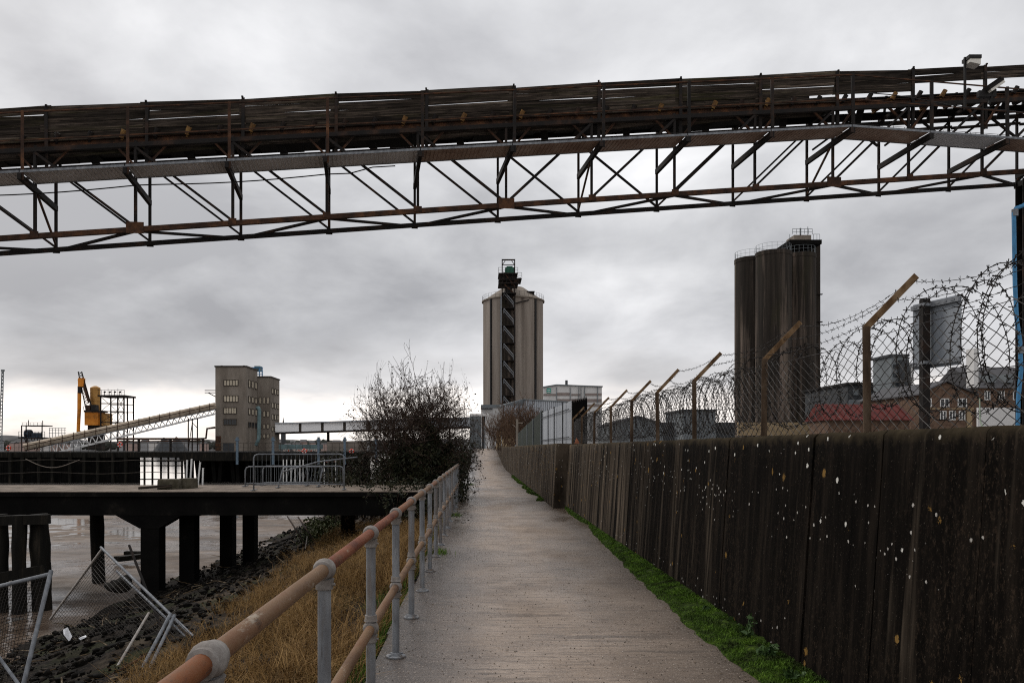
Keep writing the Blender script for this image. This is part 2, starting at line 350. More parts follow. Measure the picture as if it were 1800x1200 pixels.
M_deck = mat('walkway plate', [(.3, (.54, .54, .56)), (.5, (.66, .66, .69)), (.7, (.76, .76, .79))], nscale=1.4, detail=6, rough=.7)
M_deckr = mat('rusty walkway plate', [(.3, (.24, .15, .115)), (.5, (.40, .29, .235)), (.7, (.52, .42, .37))], nscale=1.4, detail=6, rough=.8)
def tim_extra(nt, tc, vec, col, bs):
    f = mrange(nt, nz(nt, vec, .9, 4, .6), .54, .68, 0, .5); col = mixc(nt, f, col, (.034, .032, .012))
    f = mrange(nt, nz(nt, vec, 1, 6, .75, (1.6, 1, 3)), .53, .66, 0, .8); col = mixc(nt, f, col, (.13, .10, .078))
    f = mrange(nt, nz(nt, vec, 1.7, 5, .7, (2.5, 1, 1.5)), .54, .64, 0, .85); return mixc(nt, f, col, (.006, .0045, .0035))
M_timber = mat('weathered timber', [(.3, (.006, .0048, .0038)), (.5, (.022, .017, .0135)), (.72, (.06, .048, .039))], scale=(.45, 1, 9), nscale=2.2, detail=8, rough=.95, spec=.1, extra=tim_extra, bump=.006, bscale=8, pre=(0, R(6.2), R(-8.2)), vary=.55)
M_belt = flat('conveyor belt rubber', (.007, .0065, .0065), .85, .3)
M_idler = mat('idler roller', [(.3, (.04, .02, .01)), (.55, (.17, .09, .03)), (.75, (.30, .2, .07))], nscale=6, rough=.8)
M_black = flat('black paint', (.010, .009, .009), .6, .4)
M_jet = mat('tarred jetty concrete', [(.3, (.0022, .002, .002)), (.6, (.006, .0055, .005)), (.8, (.03, .025, .02))], nscale=1.5, detail=7, rough=.9, spec=.08)
M_jdeck = mat('jetty deck', [(.3, (.07, .053, .038)), (.5, (.15, .117, .09)), (.7, (.25, .20, .16))], nscale=2.6, detail=8, rough=.9, bump=.01, bscale=20)
M_pile = mat('wet timber pile', [(.3, (.003, .0028, .0025)), (.55, (.009, .008, .006)), (.78, (.045, .035, .025))], scale=(3, 3, .4), nscale=2, detail=7, rough=.85, bump=.02, spec=.15)
M_conc = mat('silo concrete', [(.3, (.12, .099, .082)), (.5, (.215, .182, .155)), (.7, (.31, .27, .235))], scale=(1, 1, .06), nscale=.55, detail=9, rough=.95, rn=.7)
M_concroof = flat('roof concrete', (.20, .17, .14), .9, .25, nscale=.6)
def dk_extra(nt, tc, vec, col, bs):
    x = sepxyz(nt, tc.outputs['Object'])
    st = nz(nt, tc.outputs['Object'], 1.0, 6, .65, (1.1, 1.1, .05)); lo = mrange(nt, x[2], 4, 26, .10, -.03)
    col = mixc(nt, mrange(nt, mth(nt, 'ADD', st, lo), .52, .70, 0, .95), col, (.17, .13, .105))
    g2 = mrange(nt, nz(nt, tc.outputs['Object'], 1, 5, .6, (.5, .5, .1)), .55, .7, 0, .5); return mixc(nt, g2, col, (.03, .028, .012))
M_dsilo = mat('blackened silo concrete', [(.3, (.010, .0085, .007)), (.55, (.030, .024, .0195)), (.75, (.10, .08, .065))], scale=(1.6, 1.6, .07), nscale=.9, detail=9, rough=.95, rn=.7, extra=dk_extra, spec=.2)
M_bconc = mat('stained building concrete', [(.3, (.105, .088, .071)), (.5, (.175, .148, .123)), (.7, (.25, .217, .185))], scale=(1, 1, .3), nscale=.5, detail=9, rough=.95)
M_pale = mat('pale sheet cladding', [(.3, (.50, .49, .48)), (.7, (.64, .63, .62))], scale=(1, 1, .2), nscale=.4, rough=.6)
M_palew = flat('white gallery cladding', (.84, .83, .83), .6, .05, nscale=.4)
M_grey = mat('grey sheet cladding', [(.3, (.30, .32, .35)), (.7, (.42, .44, .47))], scale=(1, 1, .15), nscale=1.0, rough=.5)
M_dgrey = flat('dark cladding', (.045, .048, .052), .7, .3, nscale=.5)
M_mgrey = flat('mid grey cladding', (.15, .165, .175), .7, .2, nscale=.4)
M_band = flat('taupe cladding band', (.22, .18, .165), .7, .15, nscale=.5)
M_glass = flat('window glass', (.03, .035, .04), .15, .3)
M_blind = flat('pale window blind', (.46, .40, .31), .7, .25, nscale=.9)
M_frame = flat('window surround', (.055, .046, .038), .9, .3)
M_white = flat('white painted timber', (.62, .61, .59), .6, .08)
M_orange = mat('orange crane paint', [(.3, (.22, .085, .012)), (.5, (.56, .19, .018)), (.7, (.64, .27, .04))], nscale=.6, detail=8, rough=.6)
M_tank = mat('ochre tank paint', [(.3, (.18, .085, .025)), (.5, (.40, .21, .06)), (.7, (.50, .29, .10))], scale=(1, 1, .5), nscale=.9, detail=8, rough=.7)
M_blue = flat('blue paint', (.05, .19, .36), .5, .2)
M_lblue = flat('light blue paint', (.10, .15, .155), .6, .4, nscale=1)
M_red = flat('red lifebuoy', (.55, .045, .02), .5, .15)
M_redroof = mat('red sheet roof', [(.3, (.06, .009, .007)), (.7, (.12, .017, .012))], nscale=1, rough=.7)
M_brick = mat('brown brick', [(.3, (.075, .045, .032)), (.5, (.12, .075, .052)), (.7, (.17, .115, .08))], nscale=5, rough=.95)
M_buff = flat('buff brick', (.30, .22, .13), .9, .2, nscale=2)
M_slate = flat('slate roof', (.07, .068, .072), .8, .25, nscale=3)
M_cover = flat('tan conveyor cover', (.38, .31, .235), .8, .3, nscale=.8)
M_green = flat('green paint', (.02, .09, .06), .6, .2)
M_greens = flat('green sign panel', (.03, .28, .22), .5, .1)
M_wire = mat('fence wire', [(.35, (.018, .016, .015)), (.55, (.05, .046, .043)), (.7, (.13, .125, .12))], nscale=3, rough=.55, metal=.4, rnd=False)
M_barb = mat('barbed wire', [(.3, (.006, .005, .005)), (.7, (.03, .024, .02))], nscale=8, rough=.6, metal=.3, rnd=False)
M_arm = mat('weathered angle steel', [(.3, (.04, .020, .009)), (.48, (.13, .075, .035)), (.6, (.21, .14, .08)), (.72, (.27, .20, .13))], scale=(1, 1, .5), nscale=9, detail=7, rough=.85, bump=.002)
M_rustpost = mat('brown fence post', [(.3, (.022, .013, .008)), (.5, (.065, .042, .026)), (.7, (.14, .10, .068))], scale=(1, 1, .3), nscale=9, detail=7, rough=.9, bump=.002)
M_signback = mat('bare sign back', [(.3, (.16, .175, .20)), (.5, (.21, .23, .255)), (.7, (.26, .28, .305))], scale=(1, 1, .4), nscale=2.5, rough=.5, metal=.2)
M_bark = mat('twigs', [(.3, (.018, .012, .009)), (.7, (.075, .048, .036))], nscale=5, rough=.9, rnd=False)
M_leafd = mat('dark withered leaves', [(.3, (.008, .006, .0035)), (.5, (.028, .019, .009)), (.68, (.075, .045, .02))], nscale=2.5, rough=.75, rnd=False, spec=.25)
M_ivy = mat('dark ivy leaves', [(.3, (.004, .006, .003)), (.5, (.014, .017, .006)), (.62, (.045, .040, .016)), (.72, (.11, .085, .042))], nscale=1.6, detail=8, rough=.75, rnd=False, spec=.2, rn=.75)
M_brush = mat('bare brown twigs', [(.3, (.04, .022, .014)), (.7, (.15, .092, .058))], nscale=1.2, rough=.9, rnd=False)
M_litter = flat('white litter', (.66, .66, .68), .7, .06)
M_blockm = mat('mossy concrete block', [(.3, (.03, .026, .016)), (.5, (.075, .065, .045)), (.7, (.14, .125, .095))], nscale=4, detail=7, rough=.95, bump=.01)
M_lamp = flat('lamp lens', (.62, .60, .55), .3, .05)
M_debris = mat('dirty white pole', [(.35, (.22, .19, .17)), (.5, (.42, .39, .36)), (.65, (.28, .24, .21))], scale=(1, 1, 1), nscale=14, rough=.7)
M_townp = flat('pinkish render', (.34, .25, .22), .9, .2, nscale=.1)
M_towng = flat('grey render', (.25, .25, .255), .9, .2, nscale=.1)
M_townw = flat('off white render', (.50, .48, .46), .9, .12, nscale=.1)

# ================================================================== SETTING
def bank_z(x, y):
    if x > -.8: return 0.0
    t = min(1, (-.8-x)/7.6); z = -.06-2.06*t
    f = min(1, (-.8-x)/1.2)
    z += f*(.16*noise.noise(V((x*.55, y*.45, 3)))+.07*noise.noise(V((x*1.7, y*1.7, 7))))
    return z
def grid(xs, ys, fz):
    xs, ys = np.array(xs), np.array(ys); nx, ny = len(xs), len(ys)
    v = np.array([(x, y, fz(x, y)) for y in ys for x in xs])
    i = np.arange(nx*ny).reshape(ny, nx)
    f = np.stack([i[:-1, :-1], i[:-1, 1:], i[1:, 1:], i[1:, :-1]], -1).reshape(-1, 4)
    return v, f
# base ground reaching the horizon
np_mesh('ground', [(-4000, -60, -3.2), (4000, -60, -3.2), (4000, 6000, -3.2), (-4000, 6000, -3.2)], [(0, 1, 2, 3)], M_ground, kind='structure')
np_mesh('river', [(-3000, -60, -2.21), (-8.4, -60, -2.21), (-8.4, 135, -2.21), (-30, 700, -2.21), (-30, 900, -2.21), (-3000, 900, -2.21)], [(0, 1, 2, 5), (5, 2, 3, 4)], M_water, kind='structure')
v, f = grid(np.concatenate([np.linspace(-75, -26, 60), np.linspace(-25, -8.2, 90)]), np.concatenate([np.linspace(-10, 60, 260), np.linspace(61, 130, 40)]),
            lambda x, y: -2.15-.004*max(0, -8.2-x)-.0006*max(0, y-25)+.055*noise.noise(V((x*.22, y*.30, 0)))+.035*noise.noise(V((x*.7, y*.9, 5)))+.045*noise.noise(V((x*1.5, y*2.0, 8)))+.02*noise.noise(V((x*3.5, y*4.5, 2))))
np_mesh('river_mud', v, f, M_mud, smooth=True, kind='structure')
v, f = grid(np.concatenate([np.linspace(-8.7, -.8, 80), [-.74, -.5]]), np.concatenate([np.linspace(-6, 32, 200), np.linspace(33, 125, 60)]),
            lambda x, y: bank_z(x, y) if x < -.77 else -.35)
np_mesh('riverbank', v, f, M_bank, smooth=True, kind='structure')
def path_z(y):
    t = min(1, max(0, (y-58)/50)); return 1.62*(t*t*(3-2*t))
def path_rows():
    mb = MB(); ys = [-5, -2.6, .2, 2.35, 4.9, 7.1, 9.75, 12.0, 14.6, 17.3, 19.6, 22.2, 24.8, 27.3, 30]+list(np.arange(32, 130, 2.0))
    for a, b in zip(ys[:-1], ys[1:]):
        gap = .0025 if b < 30 else 0
        za, zb = path_z(a)+random.uniform(-.0015, .0015), path_z(b)
        if b < 30: zb = za
        l = -.80+random.uniform(-.03, .03)
        mb.add([(l, a+gap, za), (2.46, a+gap, za), (2.46, b-gap, zb), (l, b-gap, zb), (l, a+gap, za-.3), (2.46, a+gap, za-.3), (2.46, b-gap, zb-.3), (l, b-gap, zb-.3)],
               [(0,1,2,3), (4,7,6,5), (0,4,5,1), (3,2,6,7), (0,3,7,4), (1,5,6,2)])
    mb.build('path', M_path, kind='structure', origin=(0, 0, 0))
path_rows()
np_mesh('yard_ground', [(2.78, -20, .3), (600, -20, .3), (600, 700, .3), (2.78, 135, .3), (-29, 135, .3), (-29, 700, .3)], [(0, 1, 2, 3), (4, 3, 2, 5)], M_yard, kind='structure')
# far shore: low hills beyond the river
def hills():
    mb = MB(); n = 90
    for row, (Y, base, amp, sd_) in enumerate(((900, 4, 7, 1.3), (1500, 10, 12, 9.1), (2600, 20, 16, 4.4))):
        pts = []
        for i in range(n+1):
            x = (-1.1+1.9*i/n)*Y
            h = base+amp*(.5+noise.noise(V((x*.004+sd_, sd_, 0))))+amp*.25*noise.noise(V((x*.03, sd_, 2)))+(amp*.35 if x < -.52*Y else 0)*min(1, max(0, (-.52*Y-x)/(.06*Y)))
            pts.append((x, h))
        for (x0, h0), (x1, h1) in zip(pts[:-1], pts[1:]):
            mb.add([(x0, Y-60, -3), (x1, Y-60, -3), (x1, Y, h1), (x0, Y, h0), (x1, Y+200, h1*.8), (x0, Y+200, h0*.8)], [(0,1,2,3), (3,2,4,5)])
    mb.build('hills', M_hill, kind='structure', origin=(0, 900, -3))
hills()

# ------------------------------------------------------------------ flood wall
def wall(label, Y0, Y1, xb, xt, xback, ztop, joint, phase, seed, jag=.006):
    rs = random.Random(seed); zs = [-.1, .25, .6, .95, 1.3, 1.55, ztop-.03, ztop]
    ys = []; y = Y0
    js = [phase+joint*k for k in range(-10, 90)]
    js = [j for j in js if Y0+.2 < j < Y1-.2]
    edges = [Y0]+js+[Y1]; cols = []
    for a, b in zip(edges[:-1], edges[1:]):
        o = rs.uniform(-jag, jag)
        n = max(2, int((b-a)/.25)); 
        for i in range(n+1):
            yy = a+.008+(b-a-.016)*i/n; cols.append((yy, o))
        cols.append((b-.006, -.022)); cols.append((b+.006, -.022))
    cols = cols[:-2]
    mb = MB(); m = len(zs)+2; vs = []
    for yy, o in cols:
        base = path_z(yy)
        for i, z in enumerate(zs):
            t = (z+.1)/(ztop+.1); x = xb+(xt-xb)*t-o+.004*noise.noise(V((yy*2, z*2, seed)))
            if i == len(zs)-1: x += .025
            zz = z + (.012*noise.noise(V((yy*2.4, 1, seed))) if i >= len(zs)-2 else 0)
            if base > 0: zz = max(zz, base-.15) if i < len(zs)-2 else zz+base*.12
            vs.append((x, yy, zz))
        vs.append((xback, yy, ztop-.01+base*.12)); vs.append((xback, yy, -.1))
    fs = [(c*m+i, (c+1)*m+i, (c+1)*m+(i+1) % m, c*m+(i+1) % m) for c in range(len(cols)-1) for i in range(m)]
    fs = [q[::-1] for q in fs]
    n = len(cols)-1; fs += [tuple(range(m))[::-1], tuple(n*m+i for i in range(m))]
    mb.add(vs, fs); return mb.build('concrete_wall', M_wall, label=label, cat='wall', origin=(0, 0, 0), smooth='auto')
wall('tall black-stained concrete wall speckled with lichen along the right of the path', -4, 22, 2.37, 2.49, 2.85, 1.76, 1.0, 4.9, 3)
wall('farther brown-streaked stretch of wall beyond the joint, where the path narrows', 22.05, 112, 2.05, 2.15, 2.85, 1.79, 1.25, 23.3, 5)

# ------------------------------------------------------------------ blades / leaves
def blades(pos, h, w, lean, bend=.5, seg=2):
    """numpy grass: pos (n,3), h (n), w (n)"""
    n = len(pos); az = RNG.uniform(0, 2*np.pi, n); fa = RNG.uniform(0, 2*np.pi, n)
    d = np.stack([np.cos(az), np.sin(az), np.zeros(n)], 1); s = np.stack([np.cos(fa), np.sin(fa), np.zeros(n)], 1)
    ln = (lean*RNG.uniform(.2, 1.3, n)*h)[:, None]; up = np.zeros((n, 3)); up[:, 2] = 1
    hh = h[:, None]; ww = (w/2)[:, None]
    p0 = pos; p1 = pos+up*hh*.55+d*ln*.3; p2 = pos+up*hh*(1-.25*bend)+d*ln
    v = np.stack([p0-s*ww, p0+s*ww, p1-s*ww*.75, p1+s*ww*.75, p2-s*ww*.12, p2+s*ww*.12], 1).reshape(-1, 3)
    b = (np.arange(n)*6)[:, None]
    f = np.concatenate([b+np.array([[0, 1, 3, 2]]), b+np.array([[2, 3, 5, 4]])])
    return v, f
def leaves(pos, size, droop=0.0):
    n = len(pos); a = RNG.normal(size=(n, 3)); a /= np.linalg.norm(a, axis=1)[:, None]
    b = RNG.normal(size=(n, 3)); b -= a*(a*b).sum(1)[:, None]; b /= np.linalg.norm(b, axis=1)[:, None]
    s = size[:, None]; c = np.cross(a, b)*s*.12
    v = np.stack([pos-a*s*.5, pos+b*s*.28+c, pos+a*s*.55, pos-b*s*.28+c], 1).reshape(-1, 3)
    return v, (np.arange(n)*4)[:, None]+np.array([[0, 1, 2, 3]])

# moss strip at the foot of the wall
def moss_edge(y):
    k = [(4.4, 2.04), (5.8, 1.97), (7.0, 1.92), (8.6, 1.98), (10, 1.99), (12, 2.08), (15.5, 2.20), (17.2, 2.36), (18.4, 2.27), (20, 2.27), (22, 2.36)]
    for (a, p), (b, q) in zip(k[:-1], k[1:]):
        if a <= y <= b: return p+(q-p)*(y-a)/(b-a)+.05*noise.noise(V((y*2.2, 0, 4)))+.03*noise.noise(V((y*7, 0, 9)))
    return 2.37
def moss():
    v = []; f = []; n = 14; ys = np.arange(4.4, 22, .035)
    for y in ys:
        e = moss_edge(y)
        for i in range(n):
            t = i/(n-1); x = e+(2.40-e)*t
            h = .006+.07*math.sin(min(1, t*1.15)*math.pi*.6)*(.55+.9*max(-.4, noise.noise(V((x*7, y*5, 2)))))+.012*noise.noise(V((x*26, y*26, 1)))
            v.append((x, y, h if 0 < i else -.01))
    m = len(ys); i = np.arange(m*n).reshape(m, n)
    f = np.stack([i[:-1, :-1], i[:-1, 1:], i[1:, 1:], i[1:, :-1]], -1).reshape(-1, 4)
    root = thing('moss', None, None, (2.2, 12, 0)); tag(root, kind='stuff')
    tag(root, 'bright green moss cushion along the foot of the wall', 'moss')
    np_mesh('moss_bed', v, f, M_moss, root, smooth=True)
    pos = []
    for _ in range(60000):
        y = 4.4+17.4*RNG.random()**1.6; e = moss_edge(y); x = e+(2.40-e)*RNG.random()**.8
        if noise.noise(V((x*3, y*2.4, 8))) < -.5: continue
        t = (x-e)/max(.02, 2.40-e); pos.append((x, y, .002+.05*math.sin(min(1, t*1.15)*math.pi*.6)))
    pos = np.array(pos); hh = RNG.uniform(.008, .032, len(pos)); v, f = blades(pos, hh, hh*.25, .8)
    np_mesh('moss_tufts', v, f, M_mossb, root)
moss()
def farmoss():
    pos = []
    for _ in range(7000):
        y = RNG.uniform(25, 48); w = .30*max(0, .55+noise.noise(V((y*.35, 0, 6)))); x = 2.06-w*RNG.random(); pos.append((x, y, .0))
    pos = np.array(pos); hh = RNG.uniform(.03, .09, len(pos)); v, f = blades(pos, hh, hh*.4, .7)
    np_mesh('moss', v, f, M_mossb, label='thin green moss line along the farther stretch of wall', cat='moss', kind='stuff')
farmoss()
def weed(x, y, h, n, label, seed):
    rs = random.Random(seed); root = thing('weed', label, 'weed', (x, y, 0), 'weeds at the foot of the wall')
    st = MB(); pos = []; sz = []
    for k in range(n):
        a = rs.uniform(0, 6.28); ln = rs.uniform(.25, .8)*h; tip = V((x+math.cos(a)*ln*.8, y+math.sin(a)*ln*.8, h*rs.uniform(.5, 1.1)))
        b = V((x, y, 0)); mid = (b+tip)/2+V((0, 0, .2*h)); st.path([b, mid, tip], [.003, .0025, .001], 4)
        for q in range(9):
            t = .25+.75*q/8; p = (b*(1-t)**2+mid*2*t*(1-t)+tip*t*t); pos.append((p.x+rs.uniform(-.02, .02), p.y+rs.uniform(-.02, .02), p.z+rs.uniform(-.01, .015))); sz.append(rs.uniform(.03, .065))
    st.build('stem', M_weed, root); v, f = leaves(np.array(pos), np.array(sz)); np_mesh('foliage', v, f, M_weed, root)
for i, (x, y, h, n) in enumerate(((2.22, 6.15, .13, 10), (2.28, 6.75, .22, 6), (2.2, 5.55, .10, 9), (2.25, 7.9, .09, 7), (2.12, 5.0, .10, 12))):
    weed(x, y, h, n, ['broad-leaved weed at the wall foot among the near moss', 'tallest thin-stemmed weed standing against the wall above the moss', 'low leafy weed at the near end of the moss strip',
                      'small weed on the moss farther from the viewer', 'dark creeping weed at the near corner of path and wall'][i], i)

# ------------------------------------------------------------------ grass bank
def grass():
    pos = []; hs = []
    while len(pos) < 62000:
        y = -1+27*RNG.random()**1.25; edge = -3.3-.055*y+.9*noise.noise(V((y*.5, 0, 11))); x = -.86+(edge+.86)*RNG.random()
        c = noise.noise(V((x*1.3, y*1.1, 21)))
        if RNG.random() > .58+c*1.4: continue
        t = (x+.86)/(edge+.86)
        if RNG.random() < (t-.75)*3: continue
        pos.append((x, y, bank_z(x, y)-.01)); hs.append((.13+.50*max(0, .35+c))*RNG.uniform(.35, 1.35)*(1-.3*t))
    pos = np.array(pos); hs = np.array(hs); v, f = blades(pos, hs, RNG.uniform(.003, .007, len(pos)), 1.0, 1.0)
    root = thing('grass', 'dry tan and russet grass covering the bank beside the railing', 'grass', (-2.2, 10, -.5)); tag(root, kind='stuff')
    np_mesh('dry_blades', v, f, M_grass, root)
    p2 = []
    for _ in range(9000):
        y = 1+25*RNG.random()**1.2; w = .10+.35*max(0, noise.noise(V((y*.6, 3, 1))))
        p2.append((-.84-w*abs(RNG.normal()), y, 0))
    p2 = np.array([(x, y, bank_z(x, y)-.01) for x, y, _ in p2]); h2 = RNG.uniform(.06, .2, len(p2)); v, f = blades(p2, h2, RNG.uniform(.004, .008, len(p2)), .6, .7)
    np_mesh('green_blades', v, f, M_mossb, root)
grass()
def tuft(x, y, label):
    n = 160; p = np.stack([x+RNG.normal(0, .10, n), y+RNG.normal(0, .16, n), np.zeros(n)], 1); h = RNG.uniform(.03, .11, n)
    v, f = blades(p, h, h*.12, .9); np_mesh('grass_tuft', v, f, M_mossb, origin=(x, y, 0), label=label, cat='grass tuft', group='green tufts at the path edge', kind='stuff')
tuft(-.66, 12.6, 'green grass tuft at the path edge by the railing, nearest of the tufts')
tuft(-.6, 19.5, 'green grass tuft at the path edge just before the bush')
tuft(-.4, 36, 'green grass tuft spilling on the path beyond the railing')

def grit():
    n = 2600; y = 3.3+13*RNG.random(n)**1.7; p = np.stack([RNG.uniform(-.74, 2.0, n), y, np.full(n, .0045)], 1)
    a = RNG.uniform(0, 6.28, n); s = RNG.uniform(.003, .008, n)
    q = [p+np.stack([np.cos(a+k)*s*RNG.uniform(.7, 1.3, n), np.sin(a+k)*s*RNG.uniform(.7, 1.3, n), np.full(n, -.004 if k < 6 else 0)], 1) for k in (0, 1.57, 3.14, 4.71)]
    v = np.stack(q+[p+np.array([0, 0, .002])], 1).reshape(-1, 3); b = (np.arange(n)*5)[:, None]
    f = np.concatenate([b+np.array([[0, 1, 4]]), b+np.array([[1, 2, 4]]), b+np.array([[2, 3, 4]]), b+np.array([[3, 0, 4]])])
    np_mesh('grit', v, f, mat('path grit', [(.40, (.035, .027, .021)), (.5, (.12, .095, .076)), (.58, (.26, .215, .18)), (.68, (.5, .45, .4))], nscale=45, detail=2, rough=.9, rnd=False), label='fine grit and tiny pebbles scattered over the damp concrete path', cat='grit', kind='stuff')
grit()
def edge_litter():
    p = []
    for _ in range(500):
        y = 4.4+20*RNG.random()**1.4; p.append((moss_edge(y)-abs(RNG.normal(0, .06)) if y < 22 else 1.9+RNG.normal(0, .05), y, .008))
    for _ in range(160): p.append((RNG.uniform(-.7, 1.9), 4+16*RNG.random()**1.5, .006))
    p = np.array(p); v, f = leaves(p, RNG.uniform(.008, .045, len(p))); v[:, 2] = .004+np.abs(v[:, 2]-.008)*.4
    np_mesh('leaf_litter', v, f, M_litterleaf, label='crumbs, grit and dead leaves strewn along the edge of the moss', cat='leaf litter', kind='stuff')
M_litterleaf = mat('dead leaf crumbs', [(.3, (.02, .014, .008)), (.5, (.07, .045, .022)), (.65, (.2, .16, .11)), (.72, (.4, .38, .34))], nscale=9, detail=3, rough=.9, rnd=False)
edge_litter()
# rubble shore: stones
def stones(name, n, fpos, smin, smax, m, label, cat):
    base = []
    for th in (-.62, .62): base += [(math.cos(a)*.8, math.sin(a)*.8, th) for a in [k*math.pi/2.5+th for k in range(5)]]
    base += [(0, 0, 1), (0, 0, -1)]; base = np.array(base)
    fc = [(5,6,10),(6,7,10),(7,8,10),(8,9,10),(9,5,10),(1,0,11),(2,1,11),(3,2,11),(4,3,11),(0,4,11)]
    for k in range(5): fc += [(k, (k+1) % 5, 5+(k+1) % 5), (k, 5+(k+1) % 5, 5+k)]
    fc = np.array(fc); vs = []; fs = []
    for i in range(n):
        s = smin+(smax-smin)*RNG.random()**5; q = base*(1+RNG.normal(0, .2, base.shape))*np.array([s*RNG.uniform(.8, 1.4), s*RNG.uniform(.8, 1.3), s*RNG.uniform(.6, 1.0)])
        a = RNG.uniform(0, 6.28); q = q @ np.array([[math.cos(a), math.sin(a), 0], [-math.sin(a), math.cos(a), 0], [0, 0, 1]])
        vs.append(q+np.array(fpos())); fs.append(fc+i*12)
    np_mesh(name, np.concatenate(vs), np.concatenate(fs), m, label=label, cat=cat, kind='stuff')
def shore_pos():
    y = -1+50*RNG.random()**1.3; x = -3.2-5.6*RNG.random()**.75; return (x, y, (bank_z(x, y) if x > -8.4 else -2.14)+.012)
stones('rubble', 15000, shore_pos, .010, .10, M_rock, 'dark rubble and stones strewn over the sloping river shore', 'rubble')

# ================================================================== RAILING
def railing():
    X = -.66; top, mid = 1.135, .555; r = .029
    root = thing('pipe_railing', 'two-rail pipe railing with galvanised posts and rusty tan rails left of the path', 'railing', (X, 1.94, 0))
    ys = [-.98, .48]+[1.94+1.46*k for k in range(22)]
    for i, y in enumerate(ys):
        mb = MB(); mb.tube((X, y, .01), (X, y, top-.03), r, 14)
        po = mb.build('post', M_post, root, smooth='auto')
        for z in (top, mid):
            b = MB(); b.ball((X, y, z), .050, 18, .95)
            b.lathe((X, y, z-.085), [(r+.001, 0), (r+.009, .002), (r+.009, .03), (r+.014, .045)], 16); 
            b.tube((X-.03, y+.012, z-.062), (X-.052, y+.012, z-.062), .007, 8); b.tube((X+.02, y-.012, z-.062), (X+.048, y-.012, z-.062), .007, 8)
            b.path([(X, y-.052, z), (X, y-.047, z), (X, y+.047, z), (X, y+.052, z)], [.032, .040, .040, .032], 16)
            if z == mid: b.lathe((X, y, z+.045), [(r+.013, 0), (r+.008, .012), (r+.008, .036), (r+.001, .038)], 16)
            b.build('ball_fitting', M_fit, po, smooth='auto')
        b = MB(); b.lathe((X, y, 0), [(.078, 0), (.078, .012), (.074, .014), (.045, .015), (.038, .035), (r+.002, .037)], 20)
        for a in (.8, 2.4, 3.9, 5.5): b.lathe((X+.06*math.cos(a), y+.06*math.sin(a), .012), [(.01, 0), (.01, .012)], 6)
        b.build('base_plate', M_post, po, smooth='auto')
    mats = [M_tan, M_rustor, M_tan, M_rustred, M_rustred, M_rustor, M_tan]+[M_tan, M_rustor, M_tan]*6
    labs = {id(M_rustred): 'red-rusted rail length', id(M_rustor): 'orange-rusted rail length'}
    for i, (a, b) in enumerate(zip(ys[:-1], ys[1:])):
        m = mats[i]
        mb = MB(); mb.tube((X, a+.03, top), (X, b-.03, top), r, 16); mb.build('top_rail', m, root, label=labs.get(id(m)), smooth='auto')
        mb = MB(); mb.tube((X, a+.03, mid), (X, b-.03, mid), r, 14); mb.build('middle_rail', M_tan, root, smooth='auto')
railing()

# ================================================================== FENCE ON THE WALL
FX = 2.70
def fence():
    root = thing('chain_link_fence', 'chain-link fence with cranked rusty posts and barbed strands on top of the near wall', 'fence', (FX, 12, 1.7))
    # woven wire
    w, h, r = .066, .084, .0028; y0, y1 = 1.2, 23.2; zb, zt = 1.71, 2.49
    n = int((y1-y0)/w); m = int((zt-zb)/(h/2))
    k = np.arange(n)[:, None]; j = np.arange(m+1)[None, :]
    yc = y0+k*w+np.where((j+k) % 2 == 0, -w/2, w/2)
    zc = zb+j*h/2+0*k
    sag = .03*np.sin(yc*2.1)*((zc-zb)/.8)+.02*np.sin(yc*5.3+1); drop = -.06*np.abs(np.sin((yc-5.56)*math.pi/2.05))**1.5*((zc-zb)/.8)
    holes = .035*np.exp(-((yc-6.45)/.25)**2)*((zc-zb)/.8)
    pts = np.stack([FX+.05+.045*np.sin(yc*1.7+zc*2)*((zc-zb)/.8)+holes+np.where(j % 2 == 0, .0025, -.0025), yc+sag*.5, zc+drop-holes*2], -1)
    a = pts[:, :-1].reshape(-1, 3); b = pts[:, 1:].reshape(-1, 3)
    np_mesh('wire_mesh', *seg_tubes(a, b, r), M_wire, root)
    # line wires
    for z in (2.44, 2.1, 1.75):
        yy = np.arange(1.2, 23.2, .2); mb = MB(); mb.path([(FX+.05, y, z+.012*math.sin(y*3)-.03*abs(math.sin((y-5.56)*math.pi/2.05))) for y in yy], .0022, 4); mb.build('line_wire', M_wire, root)
    ys = [1.46, 3.51, 5.56, 7.57, 10.0, 12.05, 14.1, 16.3, 18.7, 21.0, 23.0]
    for i, y in enumerate(ys):
        lx, ly = random.uniform(-.012, .012), random.uniform(-.02, .02)
        b = V((FX, y, 1.70)); t = V((FX+lx, y+ly, 2.50)); a = t+V((.335, random.uniform(-.03, .03), .345))
        mb = MB(); mb.prof(b, t, [(-.027, -.026), (.027, -.026), (.027, -.019), (-.020, -.019), (-.020, .028), (-.027, .028)], (0, 1, 0)); p = mb.build('post', M_rustpost, root)
        mb = MB(); mb.prof(t+V((-.01, 0, -.02)), a, [(-.023, -.024), (.023, -.024), (.023, -.018), (-.017, -.018), (-.017, .024), (-.023, .024)], (0, 1, 0)); mb.build('arm', M_arm, p)
    # barbed strands on the arms
    for q, (tt, z0) in enumerate(((.93, 0), (.55, 0), (.12, 0))):
        pts = []
        for y in np.arange(1.46, 23.01, .07):
            i = max(k for k in range(len(ys)) if ys[k] <= y+1e-6); i = min(i, len(ys)-2); u = (y-ys[i])/(ys[i+1]-ys[i])
            sg = (.05+.03*((i*7+q*3) % 4))*4*u*(1-u)
            pts.append((FX+.335*tt-.3*sg*(q == 1), y, 2.50+.345*tt-sg+.003*math.sin(y*40)))
        barbed(pts, 'barbed_strand', root, .0019, .10, .022)
